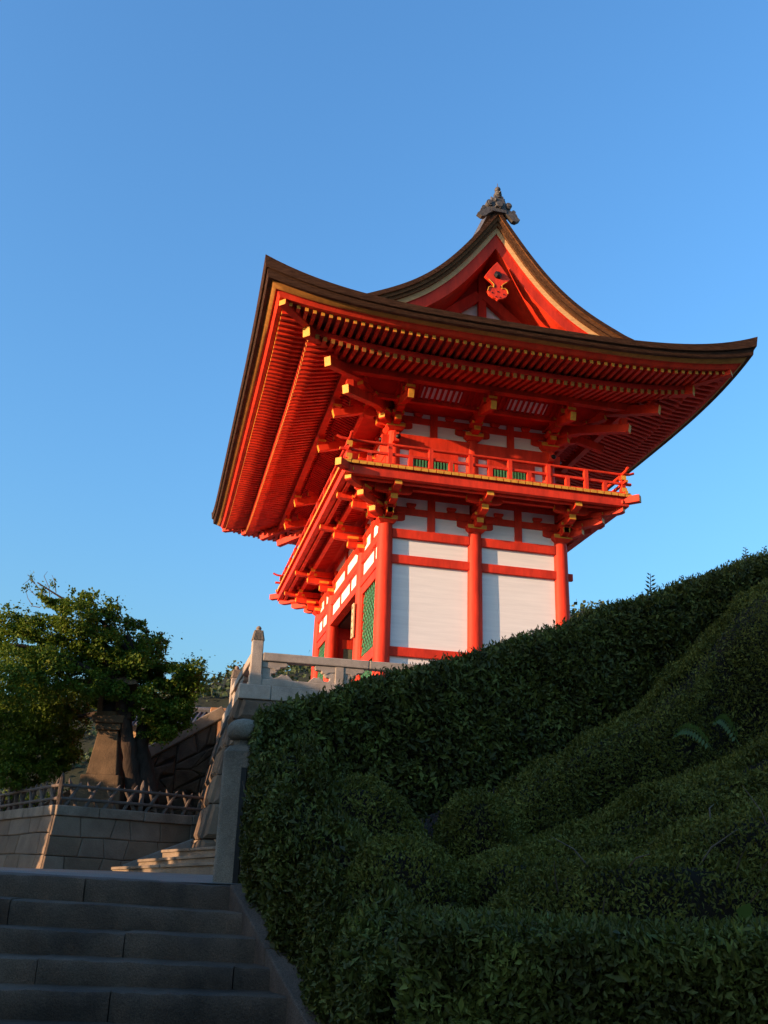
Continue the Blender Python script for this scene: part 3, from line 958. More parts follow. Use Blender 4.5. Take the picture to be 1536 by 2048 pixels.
bal_post(P0)
posts_y = [YT, 2.47]
bal_post(V((-3.42, 2.47, 3.98)))
for x in (4.2,): bal_post(V((x, YT, 3.98)))
def bal_run(p, q, n):
    """top rail, base rail and carved cloud brackets between two posts"""
    p = V(p); q = V(q); e = (q-p).normalized(); ln = (q-p).length; s = V((-e.y, e.x, 0))
    m = MB()
    nj = max(1, int(ln/2.4)); pts = [p + e*(.13+(ln-.26)*i/nj) for i in range(nj+1)]
    for a, b in zip(pts[:-1], pts[1:]):
        m.bar(a+e*.004+ZV*.655, b-e*.004+ZV*.655, .26, .19)
    m.build('top_rail', GRANITE, bal, bevel=.022)
    m = MB()
    m.bar(p+e*.13+ZV*.08, q-e*.13+ZV*.08, .24, .16)
    m.build('base_rail', GRANITE, bal, bevel=.02)
    half_top = [(0,.42),(0,.555),(.56,.555),(.58,.50),(.54,.45),(.42,.44),(.40,.39),(.30,.36),(.24,.40)]
    half_mid = [(0,.16),(0,.44),(.34,.42),(.36,.36),(.30,.30),(.22,.29),(.22,.24),(.27,.20),(.36,.22),(.46,.30),(.52,.27),(.58,.29),(.66,.22),(.72,.16)]
    for i in range(n+1):
        c = p + (q-p)*i/n
        bk = MB()
        for sg in (-1, 1):
            if (i == 0 and sg < 0) or (i == n and sg > 0): continue
            off = .13 if i in (0, n) else .0
            bk.prism([(sg*(a+off), b) for a, b in half_top], c - s*.085, e, ZV, s*.17)
            bk.prism([(sg*(a+off), b) for a, b in half_mid], c - s*.07, e, ZV, s*.14)
        if 0 < i < n:
            bk.box(c+V((-.10,-.10,.15)), c+V((.10,.10,.57)))
        bk.build('carved_support', GRANITE, bal, bevel=.015)
bal_run(P0, (4.2, YT, 3.98), 4)
bal_run((-3.37, YT, 3.98), (-3.42, 2.47, 3.98), 2)

# sloping parapet of the gate's main stairs, dropping away to the left
fk = MB()
fa = V((-3.66, 2.5, 4.10)); fb = V((-8.6, 2.5, .9))
fk.bar(fa, fb, .40, .30); 
fo = fk.build('stair_parapet', GRANITED, None, bevel=.03)
tag(fo, 'sloping stone parapet coping running down beside the gate stairs behind the tree', 'parapet')
fw_ = MB()
for k in range(5):
    xa = -8.7 + k*.98; xb = xa + .98
    za = .66 + (xa+8.7)*.646; zb_ = .66 + (xb+8.7)*.646
    stone_face(fw_, (xa, 2.42, -.2), (xb, 2.42, -.2), (xb, 2.42, zb_), (xa, 2.42, za), max(3, int((za+.2)/.33)), .42, 41+k, .06, .008, V((0,-1,0)), 0, 1, .7)
fw_.build('rough_wall', [mat('rough_dark_stone', (.10,.074,.050), .95, .5, 2.2, .9, 18, speck=.2), JOINT, mat('rough_rust_stone', (.11,.072,.042), .95, .5, 2.2, .9, 18, speck=.2)], fo, fix=False)

# ================================================================== GROUND, STAIRS, LANDING
gr = MB()
gr.grid([[V((-900, -900, -1.62)), V((900, -900, -1.62))], [V((-900, 900, -1.62)), V((900, 900, -1.62))]])
struct(gr.build('ground', mat('town_ground', (.16,.14,.11), .95, .4, .05), None))  # ground colour raised to bounce light onto shaded walls
# landing: paved ground from the top step back to the walls
ld = MB()
A0 = QD(-9, 8.0, .012); A1 = QD(-.95, 7.95, -.02)
ld.grid([[QD(-14, 7.98, .0), QD(-6, 8.0, .012), QD(-1.0, 7.95, -.022), QD(3, 7.95, -.022)], [QD(-14, 15, .02), QD(-6, 15, .03), QD(-1, 14, .0), QD(3, 14, 0)], [QD(-16, 45, .1), QD(-6, 26, .07), QD(-1.0, 26, .07), QD(3, 26, .07)]])
struct(ld.build('landing', PAVE, None))

stairs = thing('stone_stairs', QD(-2.5, 7, -1.6), 'wide worn granite steps climbing from the foreground to the landing', 'stairs')
rt = [(460,1771),(492,1825),(518,1877),(545,1936),(578,1994)]
lt = [1744, 1795, 1852, 1911.5, 1976]
for i in range(9):
    d = 7.85 - .272*i
    if i < 5:
        R_ = PX(rt[i][0]+6, rt[i][1], d); L_ = PX(0, lt[i], d+.02)
    else:
        R_ = PX(578+35*(i-4), 1994, 0.1) if False else R_ + V((0,0,-.168)) - FH*.272 + RH*.12
        L_ = L_ + V((0,0,-.168)) - FH*.272
    e = (L_ - R_)
    # extend to the left out of frame
    far = R_ + e*2.6
    # step blocks with joints
    m = MB()
    cuts = [0.0]
    jr = random.Random(50+i)
    jx = {0: [.63], 1: [.955], 2: [.52], 3: [.86, .15], 4: [.62]}.get(i, [.4])
    fr = sorted([x for x in jx] + [1.35, 1.9])
    cuts += fr + [2.6]
    back = FH*.62
    for a, b in zip(cuts[:-1], cuts[1:]):
        p = R_ + e*a; q = R_ + e*b
        g = e.normalized()*.0035
        jz = ZV*jr.uniform(-.006, .004); jf = FH*jr.uniform(-.008, .008)
        p = p + g + jz + jf; q = q - g + jz + jf
        n = max(4, int(26*(b-a)))
        # irregular worn front edge: grid rows (riser bottom, riser top, nosing, tread back)
        rows = [[], [], [], [], [], [], []]
        for k in range(n+1):
            c = p + (q-p)*k/n
            wv = .008*math.sin(k*1.7+i*3+a*9) + jr.uniform(-.007, .007)
            zj = ZV*(jr.uniform(-.008, .003))
            rows[0].append(c - ZV*.20 + FH*(wv+.010))
            rows[1].append(c - ZV*.10 + FH*wv)
            rows[2].append(c - ZV*.028 + FH*(wv*.6) + zj)
            rows[3].append(c - ZV*.008 + FH*(.007) + zj)
            rows[4].append(c + FH*.03 + zj)
            rows[5].append(c + FH*.15 + zj*.5)
            rows[6].append(c + back)
        i0 = len(m.f)
        m.grid(rows)
        # end faces
        m.face([r[0] for r in rows] + [rows[6][0] - ZV*.2]); m.face([r[-1] for r in rows] + [rows[6][-1] - ZV*.2])
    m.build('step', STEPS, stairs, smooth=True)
# sloping kerb beside the steps
kb = MB()
ki0 = PX(460, 1768, 7.86); ki1 = PX(581, 1990, 6.72)
dirk = (ki1 - ki0)
s0 = ki0; s1 = ki0 + dirk*2.0
dirn = dirk.normalized(); kx = V((RH.x, RH.y, 0))
for a, b in ((0, .62), (.625, 1.25), (1.255, 2.0)):
    p = ki0 + dirk*a; q = ki0 + dirk*b
    prof_k = [p, p+kx*.56+ZV*.01, q+kx*.56+ZV*.01, q]
    low = [x - ZV*.5 for x in prof_k]
    i0 = len(kb.v); kb.v += [tuple(x) for x in prof_k + low]
    for fcs in ((0,1,2,3),(7,6,5,4),(0,3,7,4),(1,0,4,5),(2,1,5,6),(3,2,6,7)):
        kb.f.append([i0+j for j in fcs]); kb.m.append(0)
# flat piece at the top
kb.frame_box(ki0 + FH*.005 - ZV*.5, kx*.62, FH*.9, ZV*.495)
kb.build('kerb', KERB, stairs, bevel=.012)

# ---- newel post beside the landing
pb = PX(431, 1766, 8.55)
pb = V((pb.x, pb.y, -.05))
newel = thing('stone_post', pb, 'grey granite newel post with round cap where the steps meet the hedge', 'stone post')
yaw = math.radians(-12.8 - 14)
ax = V((math.cos(yaw), math.sin(yaw), 0)); ay = V((-ax.y, ax.x, 0))
m = MB()
hw = .136; ch = .03
ctr = pb + RH*.125 + FH*.10
octo = [(-hw, -hw+ch), (-hw+ch, -hw), (hw-ch, -hw), (hw, -hw+ch), (hw, hw-ch), (hw-ch, hw), (-hw+ch, hw), (-hw, hw-ch)]
m.prism(octo, ctr, ax, ay, ZV*1.09)
oct2 = [(x*.72, y*.72) for x, y in octo]
i0 = len(m.v)
for k in range(8):
    k2 = (k+1) % 8
    a, b = octo[k], octo[k2]; c, d_ = oct2[k2], oct2[k]
    m.face([ctr+ax*a[0]+ay*a[1]+ZV*1.09, ctr+ax*b[0]+ay*b[1]+ZV*1.09, ctr+ax*c[0]+ay*c[1]+ZV*1.145, ctr+ax*d_[0]+ay*d_[1]+ZV*1.145])
m.build('shaft', GRANITED, newel, bevel=.01)
m = MB()
m.lathe([(.088,1.03),(.080,1.06),(.082,1.085),(.115,1.095),(.138,1.12),(.146,1.155),(.142,1.19),(.122,1.222),(.085,1.245),(.04,1.258),(.01,1.262)], V((0,0,0)), 26)
m.v = [(ctr.x+x*1.06, ctr.y+y*1.06, ctr.z+z*1.10) for x, y, z in m.v]
m.build('cap', GRANITED, newel, smooth=True)
# dark iron gate leaf folded against the post
ig = thing('iron_gate', ctr + RH*.17, 'narrow dark iron gate leaf folded back between the stone post and the hedge', 'gate')
m = MB(); c0 = ctr + RH*.025 - FH*.20
m.frame_box(c0 - ZV*.03, RH*.045, FH*.04, ZV*.98); m.build('stile', BLACK, ig)
m = MB(); m.frame_box(c0 + RH*.05 + FH*.03, RH*.10, FH*.015, ZV*.86); m.build('leaf_panel', BLACK, ig)
m = MB(); m.tube([c0+RH*.06+ZV*.0, c0+RH*.065+ZV*.5, c0+RH*.055+ZV*.72, c0+RH*.02+ZV*.84], .006, 6); m.build('rod', FENCEW, ig)

# ---- upper side flight
st2 = thing('upper_steps', PX(350, 1745, 19.5), 'short sunlit stone flight rising right behind the newel post', 'stairs')
Lp = [(225,1734,20.8),(278,1719,21.2),(325,1700,21.5),(386,1681,22.0),(430,1664,22.3)]
Rp = [(470,1722,18.6),(470,1705,18.9),(470,1690,19.2),(470,1676.5,19.5),(470,1664,19.8)]
Lz = [.13,.29,.46,.63,.80]; Rz = [.18,.34,.50,.66,.82]
for i in range(5):
    a = PX(*Lp[i]); b = PX(*Rp[i])
    e = (b-a).normalized(); nb = V((-e.y, e.x, 0))
    if nb.dot(FH) < 0: nb = -nb
    b2 = b + (b-a)*.35
    m = MB()
    pr = -nb*.035
    lx_ = (b2-a)
    for t0, t1 in ((0, .31), (.314, .66), (.664, 1.0)):
        m.frame_box(a + lx_*t0 + pr - ZV*.055, lx_*(t1-t0-.003), nb*1.4, ZV*.055)
    m.frame_box(a + nb*.0 - ZV*.32, lx_, nb*1.3, ZV*.262)
    m.build('step', GRANITED, st2, bevel=.008)
# slanting stringer along the left ends of that flight
m = MB()
sa = PX(215, 1740, 21.35); sb_ = PX(445, 1658, 22.9)
m.bar(sa - ZV*.10, sb_ - ZV*.10, .16, .2); m.build('stringer', GRANITE, st2)

# ---- platform wall on the left
A = PX(112, 1603, 20.5); B = PX(432, 1638, 23.2); Cc = PX(-60, 1665, 25.5)
zt = 1.27
A.z = zt; B.z = zt+.0; Cc.z = zt-.03
plat = thing('stone_platform', (A.x, A.y, 0), 'low battered stone wall of fitted blocks below the lantern and picket fence', 'stone wall')
def down(p, out, z): return V((p.x, p.y, 0)) + out*.16*(p.z - z) + ZV*z
eAB = (B-A).normalized(); nAB = V((eAB.y, -eAB.x, 0)); nAB = nAB if nAB.dot(FH) < 0 else -nAB
eAC = (Cc-A).normalized(); nAC = V((-eAC.y, eAC.x, 0)); nAC = nAC if nAC.dot(V((-1,0,0))) > 0 else -nAC
nA = (nAB+nAC)
m = MB()
zb0 = -.1; zc = zt - .2
Ac = V((A.x, A.y, zc)); Bc = V((B.x, B.y, zc)); Cx = V((Cc.x, Cc.y, zc))
Ad = V((A.x, A.y, 0)) + nA*.22 + ZV*zb0; Bd = V((B.x, B.y, 0)) + nAB*.22 + ZV*zb0; Cd = V((Cc.x, Cc.y, 0)) + nAC*.22 + ZV*zb0
stone_face(m, Ad, Bd, Bc, Ac, 3, .62, 5, .026, .006, nAB, 0, 1, .13)
stone_face(m, Cd, Ad, Ac, Cx, 3, .8, 9, .026, .006, nAC, 0, 1, .13)
m.build('block_wall', [WALLST, JOINT, WALLST2], plat, fix=False)
m = MB()
def coprow(p, q, n, out, seed):
    r_ = random.Random(seed); t = 0
    e = (q-p); ln = e.length; e = e/ln
    while t < ln-.05:
        t2 = min(ln, t + r_.uniform(.8, 1.5))
        jz = r_.uniform(-.008, .008)
        m.frame_box(p + e*(t+.006) + out*.07 - ZV*(.20-jz), e*(t2-t-.012), -out*.5, ZV*.20)
        t = t2
coprow(A, B, 5, nAB, 3); coprow(Cc, A - eAC*-.0, 5, nAC, 4)
m.build('coping', GRANITED, plat, bevel=.02)
m = MB(); m.face([A - ZV*.03, B - ZV*.03, V((-3.9, 2.4, zt-.03)), V((-9.6, 2.4, zt-.03)), Cc - ZV*.03]); 
m.build('platform_soil', SOIL, plat)

# ---- picket fence: crossing round stakes tied to two rails
fen = thing('picket_fence', (A.x, A.y, zt), 'low weathered log fence of crossing pointed stakes on the stone platform', 'fence')
def stake(p, q, r):
    m = MB(); d = (q-p)
    m.tube([p, p+d*.80, p+d*.92, q], [r, r*.96, r*.62, r*.12], 7); return m
def fence(p, q, bays, seed):
    r_ = random.Random(seed)
    e = (q-p).normalized(); ln = (q-p).length; out = V((e.y, -e.x, 0)); 
    if out.dot(FH) > 0: out = -out
    for z in (.14, .40):
        m = MB(); m.tube([p+ZV*z+out*.03, p+(q-p)*.5+ZV*(z+.01)+out*.03, q+ZV*z+out*.03], .034, 8); m.build('rail', FENCEW, fen, smooth=True)
    for i in range(bays+1):
        c = p + (q-p)*i/bays
        stake(c - ZV*.03, c + ZV*.66, .055).build('post', FENCEW, fen, smooth=True)
        if i < bays:
            w_ = ln/bays; n = 4
            for k in range(n):
                cc = c + e*(w_*(k+.62)/(n+.25))
                for sg in (-1, 1):
                    dx = .14 + r_.uniform(-.03, .03)
                    stake(cc - e*sg*dx + out*.02*sg + ZV*(-.01), cc + e*sg*dx + out*.02*sg + ZV*(.52+r_.uniform(-.05,.05)), .040).build('stake', FENCEW, fen, smooth=True)
inset = -(nAB+nAC)*.12
fence(A + inset, B - nAB*.14, 2, 1)
fence(A + inset, Cc - nAC*.14, 2, 2)

# ---- stone lantern on a tall stepped pedestal
lb = PX(204, 1600, 22.6); lb.z = zt - .03
lan = thing('stone_lantern', lb, 'tall stone lantern on a stepped pedestal half hidden by the maple crown', 'stone lantern')
ya_ = math.radians(14); lx = V((math.cos(ya_), -math.sin(ya_), 0)); ly = V((lx.y*-1, lx.x, 0))
def slab(z0, z1, w0, w1, name, bev=.02):
    m = MB(); i = len(m.v)
    for z, w_ in ((z0, w0), (z1, w1)):
        for sx, sy in ((-1,-1),(1,-1),(1,1),(-1,1)): m.v.append(tuple(lb + lx*sx*w_ + ly*sy*w_ + ZV*z))
    for f in ((3,2,1,0),(4,5,6,7),(0,1,5,4),(1,2,6,5),(2,3,7,6),(3,0,4,7)): m.f.append(list(f)); m.m.append(0)
    return m.build(name, LANT, lan, bevel=bev)
def k_(v): return (1745 - v)
slab(0, .50, .55, .53, 'base_slab'); slab(.50, .80, .44, .43, 'base_slab')
slab(.80, 1.80, .345, .225, 'tapered_shaft'); slab(1.80, 1.95, .29, .29, 'lantern_table'); slab(1.95, 2.12, .34, .38, 'lantern_table')
slab(2.12, 2.22, .30, .30, 'lantern_table')
for sx, sy in ((-1,-1),(1,-1),(1,1),(-1,1)):
    m = MB(); c = lb + lx*sx*.24 + ly*sy*.24
    m.frame_box(c + ZV*2.22 - lx*.06 - ly*.06, lx*.12, ly*.12, ZV*.5); m.build('fire_box_post', LANT, lan)
m = MB(); m.frame_box(lb + ZV*2.22 - lx*.2 - ly*.2, lx*.4, ly*.4, ZV*.5); m.build('fire_box', BLACK, lan)
m = MB(); i = 0
rings = [(.62, 2.72), (.60, 2.80), (.40, 2.98), (.20, 3.12), (.10, 3.16)]
for r_, z in rings:
    for sx, sy in ((-1,-1),(0,-1),(1,-1),(1,0),(1,1),(0,1),(-1,1),(-1,0)):
        up = .08 if (sx and sy and r_ > .5) else 0
        m.v.append(tuple(lb + lx*sx*r_ + ly*sy*r_ + ZV*(z+up)))
for a in range(len(rings)-1):
    for j in range(8):
        j2 = (j+1) % 8; m.f.append([a*8+j, a*8+j2, a*8+8+j2, a*8+8+j]); m.m.append(0)
m.f.append(list(range(8))[::-1]); m.m.append(0); m.f.append([32+j for j in range(8)]); m.m.append(0)
m.lathe([(.10,3.14),(.15,3.2),(.15,3.28),(.08,3.36),(.01,3.44)], lb, 12)
m.build('lantern_roof', LANT, lan)

# ================================================================== FOLIAGE
def leaf_mesh(name, p, n, size, matl, parent=None, aspect=.45, align=.5, up=.3, sub=None, label=None, droop=0.0):
    """p,n (N,3) arrays: one folded leaf (2 triangles sharing the midrib) per point"""
    N = len(p)
    r = rng.normal(size=(N, 3))
    a = n*align + r*.6; a[:, 2] += up - droop
    a /= np.linalg.norm(a, axis=1)[:, None]
    b = n*.8 + rng.normal(size=(N, 3))*.55; b[:, 2] += .35
    b -= a*(a*b).sum(1)[:, None]
    b /= np.linalg.norm(b, axis=1)[:, None] + 1e-9
    s = np.cross(a, b)
    Ls = size*rng.uniform(.5, 1.45, N)[:, None]
    base = p - a*Ls*.5; tip = p + a*Ls*.5 - b*Ls*.12
    lf = p + s*Ls*aspect*.5 + b*Ls*.07; rt_ = p - s*Ls*aspect*.5 + b*Ls*.07
    vs = np.stack([base, rt_, tip, lf], 1).reshape(-1, 3)
    org = np.array([vs[:, 0].mean(), vs[:, 1].mean(), vs[:, 2].min()])
    me = bpy.data.meshes.new(name)
    me.vertices.add(4*N); me.vertices.foreach_set('co', (vs-org).astype(np.float32).ravel())
    idx = np.arange(N)[:, None]*4 + np.array([[0, 1, 2, 0, 2, 3]])
    me.loops.add(6*N); me.loops.foreach_set('vertex_index', idx.astype(np.int32).ravel())
    me.polygons.add(2*N); me.polygons.foreach_set('loop_start', (np.arange(2*N)*3).astype(np.int32))
    me.polygons.foreach_set('loop_total', np.full(2*N, 3, np.int32))
    me.update(calc_edges=True); me.validate()
    me.materials.append(matl)
    o = bpy.data.objects.new(name, me); COL.objects.link(o)
    place(o, V(org), parent)
    if label: o['label'] = label
    return o
def noise3(p, sc, seed=0):
    """cheap smooth noise from sines"""
    q = p*sc
    s = 0
    rs = np.random.default_rng(seed)
    for k in range(6):
        d = rs.normal(size=3); ph = rs.uniform(0, 6.28)
        s = s + np.sin(q @ d + ph)/(1+k*.25)
    return s/3.2

def sweep_hedge(name, path, depth_dir, depth, drop, n, size, label, matl=HEDGEL, group=None, cat='hedge', seed=1, rough=.09, round_=.22, freq=3.1):
    """path: front top edge points; hedge front drops by drop[i]; depth vector horizontally back"""
    pts = [V(p) for p in path]
    seg = [0]
    for a, b in zip(pts[:-1], pts[1:]): seg.append(seg[-1]+(b-a).length)
    tot = seg[-1]; seg = np.array(seg)
    X = np.array([list(p) for p in pts]); DR = np.array(drop, float)
    dv = np.array(list(depth_dir.normalized()))*depth
    fn = -dv/np.linalg.norm(dv)
    def surf(u, v):
        """u 0..1 along, v 0..1 : 0 bottom front .. .6 top front edge .. 1 top back"""
        s = u*tot
        P = np.stack([np.interp(s, seg, X[:, k]) for k in range(3)], 1)
        dr = np.interp(s, seg, DR)
        out = P.copy(); nr = np.tile(fn, (len(u), 1))
        fr = v < .62
        t = np.clip(v/.62, 0, 1)
        R = round_
        # front face
        hgt = -dr*(1-t)
        # rounding near top
        k = np.clip((hgt + R)/R, 0, 1)
        inset = R*(1-np.sqrt(np.clip(1-k**2, 0, 1)))
        out = out + np.stack([0*u, 0*u, hgt], 1) - fn*inset[:, None]
        nr = fn*(1-k*.75)[:, None] + np.array([0, 0, 1.0])*(k*.9)[:, None]
        tt = np.clip((v-.62)/.38, 0, 1)
        top = P + dv*(tt*(1-R/depth) + R/depth)[:, None]
        out = np.where(fr[:, None], out, top)
        nr = np.where(fr[:, None], nr, np.array([0, 0, 1.0]) + fn*.1)
        nr /= np.linalg.norm(nr, axis=1)[:, None]
        return out, nr
    root = thing(name, pts[0] - ZV*drop[0], label, cat, group)
    # near-black core sheet: the hedge's inner shade put into colour
    nu, nv = 70, 18
    U, W_ = np.meshgrid(np.linspace(0, 1, nu), np.linspace(0, 1, nv), indexing='ij')
    p, nr = surf(U.ravel(), W_.ravel())
    p = p - nr*(.10+size*.8) + nr*(noise3(p, freq, seed)*rough*.9)[:, None]
    m = MB(); m.grid([[V(p[i*nv+j]) for j in range(nv)] for i in range(nu)])
    m.build('dark_core', CORE, root, smooth='full', fix=False)
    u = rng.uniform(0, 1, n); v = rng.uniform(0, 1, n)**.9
    p, nr = surf(u, v)
    bump = noise3(p, freq, seed)*rough + noise3(p, freq*2.9, seed+1)*rough*.45
    lay = -np.abs(rng.normal(size=n))*size*1.3
    p = p + nr*(bump + lay)[:, None] + rng.normal(size=(n, 3))*size*.3
    keep = noise3(p, 6, seed+5) > -.85
    nb_ = n//9
    ub = rng.uniform(0, 1, nb_); vb = rng.uniform(0, 1, nb_)
    pb_, nb2 = surf(ub, vb)
    pb_ = pb_ + (noise3(pb_, freq, seed)*rough)[:, None]*nb2 + rng.normal(size=(nb_, 3))*size*.25
    leaf_mesh('large_leaves', pb_, nb2, size*1.55, matl, root, align=.3, up=.2, aspect=.4)
    ns = n//25
    us = rng.uniform(0, 1, ns); vs_ = rng.uniform(.5, 1, ns)
    ps, nrs = surf(us, vs_)
    ps = ps + (noise3(ps, freq, seed)*rough)[:, None]*nrs + np.array([0, 0, 1.0])*rng.uniform(0, size*1.7, ns)[:, None]
    leaf_mesh('new_shoots', ps, np.tile([0, 0, 1.0], (ns, 1)), size*1.05, matl, root, align=.9, up=.7, aspect=.34)
    leaf_mesh('leaves', p[keep], nr[keep], size, matl, root, align=.35, up=.25)
    return root

def mound(name, c, rx, ry, rz, n, size, label, matl=AZAL, seed=1, rough=.07, group=None, cat='shrub', ax=RH, ay=FH, twigs=0):
    """clipped dome of small leaves"""
    c = np.array(list(c))
    root = thing(name, V(c), label, cat, group)
    def S(th, ph):
        sx = np.cos(th)*np.cos(ph); sy = np.sin(th)*np.cos(ph); sz = np.sin(ph)
        # squarer (clipped) profile
        e = .8
        nn = np.stack([sx, sy, sz], 1)
        q = np.sign(nn)*np.abs(nn)**e
        q[:, 2] = np.where(nn[:, 2] < 0, nn[:, 2], q[:, 2])
        A_, B_ = np.array(list(ax)), np.array(list(ay))
        p = c + q[:, :1]*rx*A_ + q[:, 1:2]*ry*B_ + q[:, 2:]*rz*np.array([0, 0, 1.0])
        nr = nn[:, :1]/rx*A_ + nn[:, 1:2]/ry*B_ + nn[:, 2:]/rz*np.array([0, 0, 1.0])
        nr /= np.linalg.norm(nr, axis=1)[:, None]
        return p, nr
    nu, nv = 26, 12
    TH, PH = np.meshgrid(np.linspace(0, 2*np.pi, nu), np.linspace(-.5, np.pi/2, nv), indexing='ij')
    p, nr = S(TH.ravel(), PH.ravel())
    p = p - nr*(.07+size) + nr*(noise3(p, 4.2, seed)*rough*.6)[:, None]
    m = MB(); m.grid([[V(p[i*nv+j]) for j in range(nv)] for i in range(nu)])
    m.build('dark_core', CORE, root, smooth='full', fix=False)  # near-black core stands for the shade between the leaves
    # camera-facing half gets all the leaves plus the rest thinner
    th = rng.uniform(0, 2*np.pi, n); ph = np.arcsin(rng.uniform(-.35, 1, n))
    p, nr = S(th, ph)
    bump = noise3(p, 4.2, seed)*rough + noise3(p, 13, seed+2)*rough*.5
    p = p + nr*(bump - np.abs(rng.normal(size=n))*size*1.1)[:, None] + rng.normal(size=(n, 3))*size*.3
    hole = noise3(p, 6.5, seed+9) > -.95
    leaf_mesh('leaves', p[hole], nr[hole], size, matl, root, align=.45, up=.45, aspect=.42)
    for k in range(twigs):
        tm = MB()
        th1 = rng.uniform(1.15*np.pi, 1.85*np.pi, 1); ph1 = rng.uniform(.3, 1.2, 1)
        q, nn = S(th1, ph1); q = V(q[0]); nn = V(nn[0])
        d1 = (nn*.5 + V(rng.normal(size=3))*.9).normalized()
        tm.tube([q - nn*.05, q + nn*.03 + d1*.08, q + nn*.05 + d1*rnd.uniform(.16, .28)], [.006, .005, .002], 4)
        tm.build('twig', TWIG, root, fix=False)
    return root

# bank under the shrubs
bk = MB()
def bank_z(q, d): return -2.99 + .233*q + .378*d - .75
rows_ = []
for i in range(12):
    d = 3 + i*1.0
    ql = max(-1.0, -.45 + (7.6-d)*.55) if d < 8 else -.9
    rows_.append([QD(ql + (9-ql)*j/10, d, max(-1.6, min(bank_z(ql + (9-ql)*j/10, d), 2.9))) for j in range(11)])
bk.grid(rows_)
struct(bk.build('bank', SOIL, None, smooth='full'))

gc = []
for k in range(16000):
    q_ = rnd.uniform(-.6, 7.5); d_ = rnd.uniform(4.6, 12.2)
    p_ = QD(q_, d_, min(bank_z(q_, d_), 2.9) + rnd.uniform(.0, .16)); gc.append(tuple(p_))
gc = np.array(gc)
gco = leaf_mesh('ground_cover', gc, np.tile([0, -.3, 1.0], (len(gc), 1)), .075, HEDGEL, None, align=.4, up=.3)
tag(gco, 'dark leafy ground cover on the bank between the clipped shrubs', 'ground cover', kind='stuff')
# tall hedge on the crest
h1 = [(512,1455,8.2),(520,1422,8.7),(600,1393,9.1),(700,1366,9.4),(850,1330,9.8),(1000,1287,10.4),(1130,1242,11.0),(1300,1184,11.7),(1420,1143,12.1),(1536,1105,12.5),(1700,1052,13.1),(2000,955,14.2)]
sweep_hedge('clipped_hedge', [PX(*q) for q in h1], FH + RH*-.15, .9, [1.25,1.35,1.45,1.5,1.5,1.5,1.5,1.5,1.5,1.5,1.5,1.5], 98000, .056,
            'tall clipped dark green hedge along the crest of the bank below the gate', seed=3, rough=.07)
# hedge beside the steps, dropping with them
h2 = [(510,1462,8.05),(518,1520,7.75),(545,1610,7.4),(600,1690,7.0),(645,1770,6.5),(705,1840,6.0),(765,1870,5.5)]
base2 = [(512,1780),(530,1830),(565,1880),(625,1950),(680,2030),(730,2120),(780,2200)]
drop2 = []
for (u, v, d), (bu, bv) in zip(h2, base2):
    drop2.append(PX(u, v, d).z - PX(bu, bv, d).z)
sweep_hedge('side_hedge', [PX(*q) for q in h2], RH*1.0 + FH*.25, .5, drop2, 40000, .044,
            'dark glossy hedge spilling over the kerb right beside the granite steps', seed=13, rough=.10, round_=.35)
# box hedge at the bottom right
h3 = [(800,1850,4.75),(850,1843,4.7),(1000,1855,4.6),(1200,1868,4.5),(1400,1878,4.4),(1536,1882,4.3),(1700,1890,4.2),(2100,1905,4.0)]
sweep_hedge('box_hedge', [PX(*q) for q in h3], FH, .7, [1.2]*8, 60000, .036,
            'flat-topped box hedge across the bottom right corner in front of the azaleas', seed=23, rough=.035, round_=.08)
# azalea mounds: (apex px u, v, d, rx, ry, rz)
AZ = [
 (690,1552,7.9,.70,.45,.80,'small flat-topped clipped shrub beside the side hedge, leftmost of the azaleas'),
 (805,1668,6.9,.52,.5,.95,'large rounded shrub just behind the left end of the box hedge'),
 (955,1572,8.5,.42,.5,.95,'narrow upright clipped azalea left of the long azalea rows, beside a dark gap'),
 (1040,1700,7.2,.75,.5,.7,'low azalea mound above the middle of the box hedge'),
 (1360,1700,6.6,1.35,.6,.85,'dark azalea mound above the right end of the box hedge'),
 (1590,1605,6.9,1.25,.6,.9,'azalea mound cut by the right edge just above the box hedge'),
]
for i, (u, v, d, rx, ry, rz, lab) in enumerate(AZ):
    p = PX(u, v, d)
    mound('azalea_shrub', p - ZV*rz + FH*ry*.15, rx, ry, rz, int(30000*max(rx, .6)), .034, lab, seed=30+i, group='clipped azaleas on the bank', twigs=8 if i in (4, 5) else 0)

up_row = [(1010,1590,8.8),(1045,1550,8.95),(1100,1510,9.1),(1174,1447,9.4),(1240,1417,9.7),(1310,1387,9.9),(1400,1302,10.2),(1470,1227,10.5),(1536,1165,10.9),(1680,1070,11.3),(2000,900,12.4)]
sweep_hedge('azalea_row', [PX(*q) for q in up_row], FH, .9, [.8,1.0,1.2,1.3,1.4,1.5,1.6,1.7,1.8,1.9,2.0], 104000, .032,
            'long clipped azalea mass running up the bank just below the tall hedge', matl=AZAL, cat='shrub', seed=51, rough=.30, round_=.5, freq=1.7)
lo_row = [(1030,1712,7.5),(1060,1672,7.7),(1120,1640,7.9),(1200,1610,8.0),(1309,1584,8.1),(1380,1537,8.3),(1431,1505,8.4),(1536,1457,8.6),(1680,1400,8.8),(2000,1270,9.6)]
sweep_hedge('azalea_row', [PX(*q) for q in lo_row], FH, .9, [.7,.9,1.05,1.2,1.3,1.4,1.5,1.6,1.7,1.8], 100000, .032,
            'lower clipped azalea mass beneath the fern fronds, above the box hedge', matl=AZAL, cat='shrub', seed=57, rough=.32, round_=.5, freq=1.7)
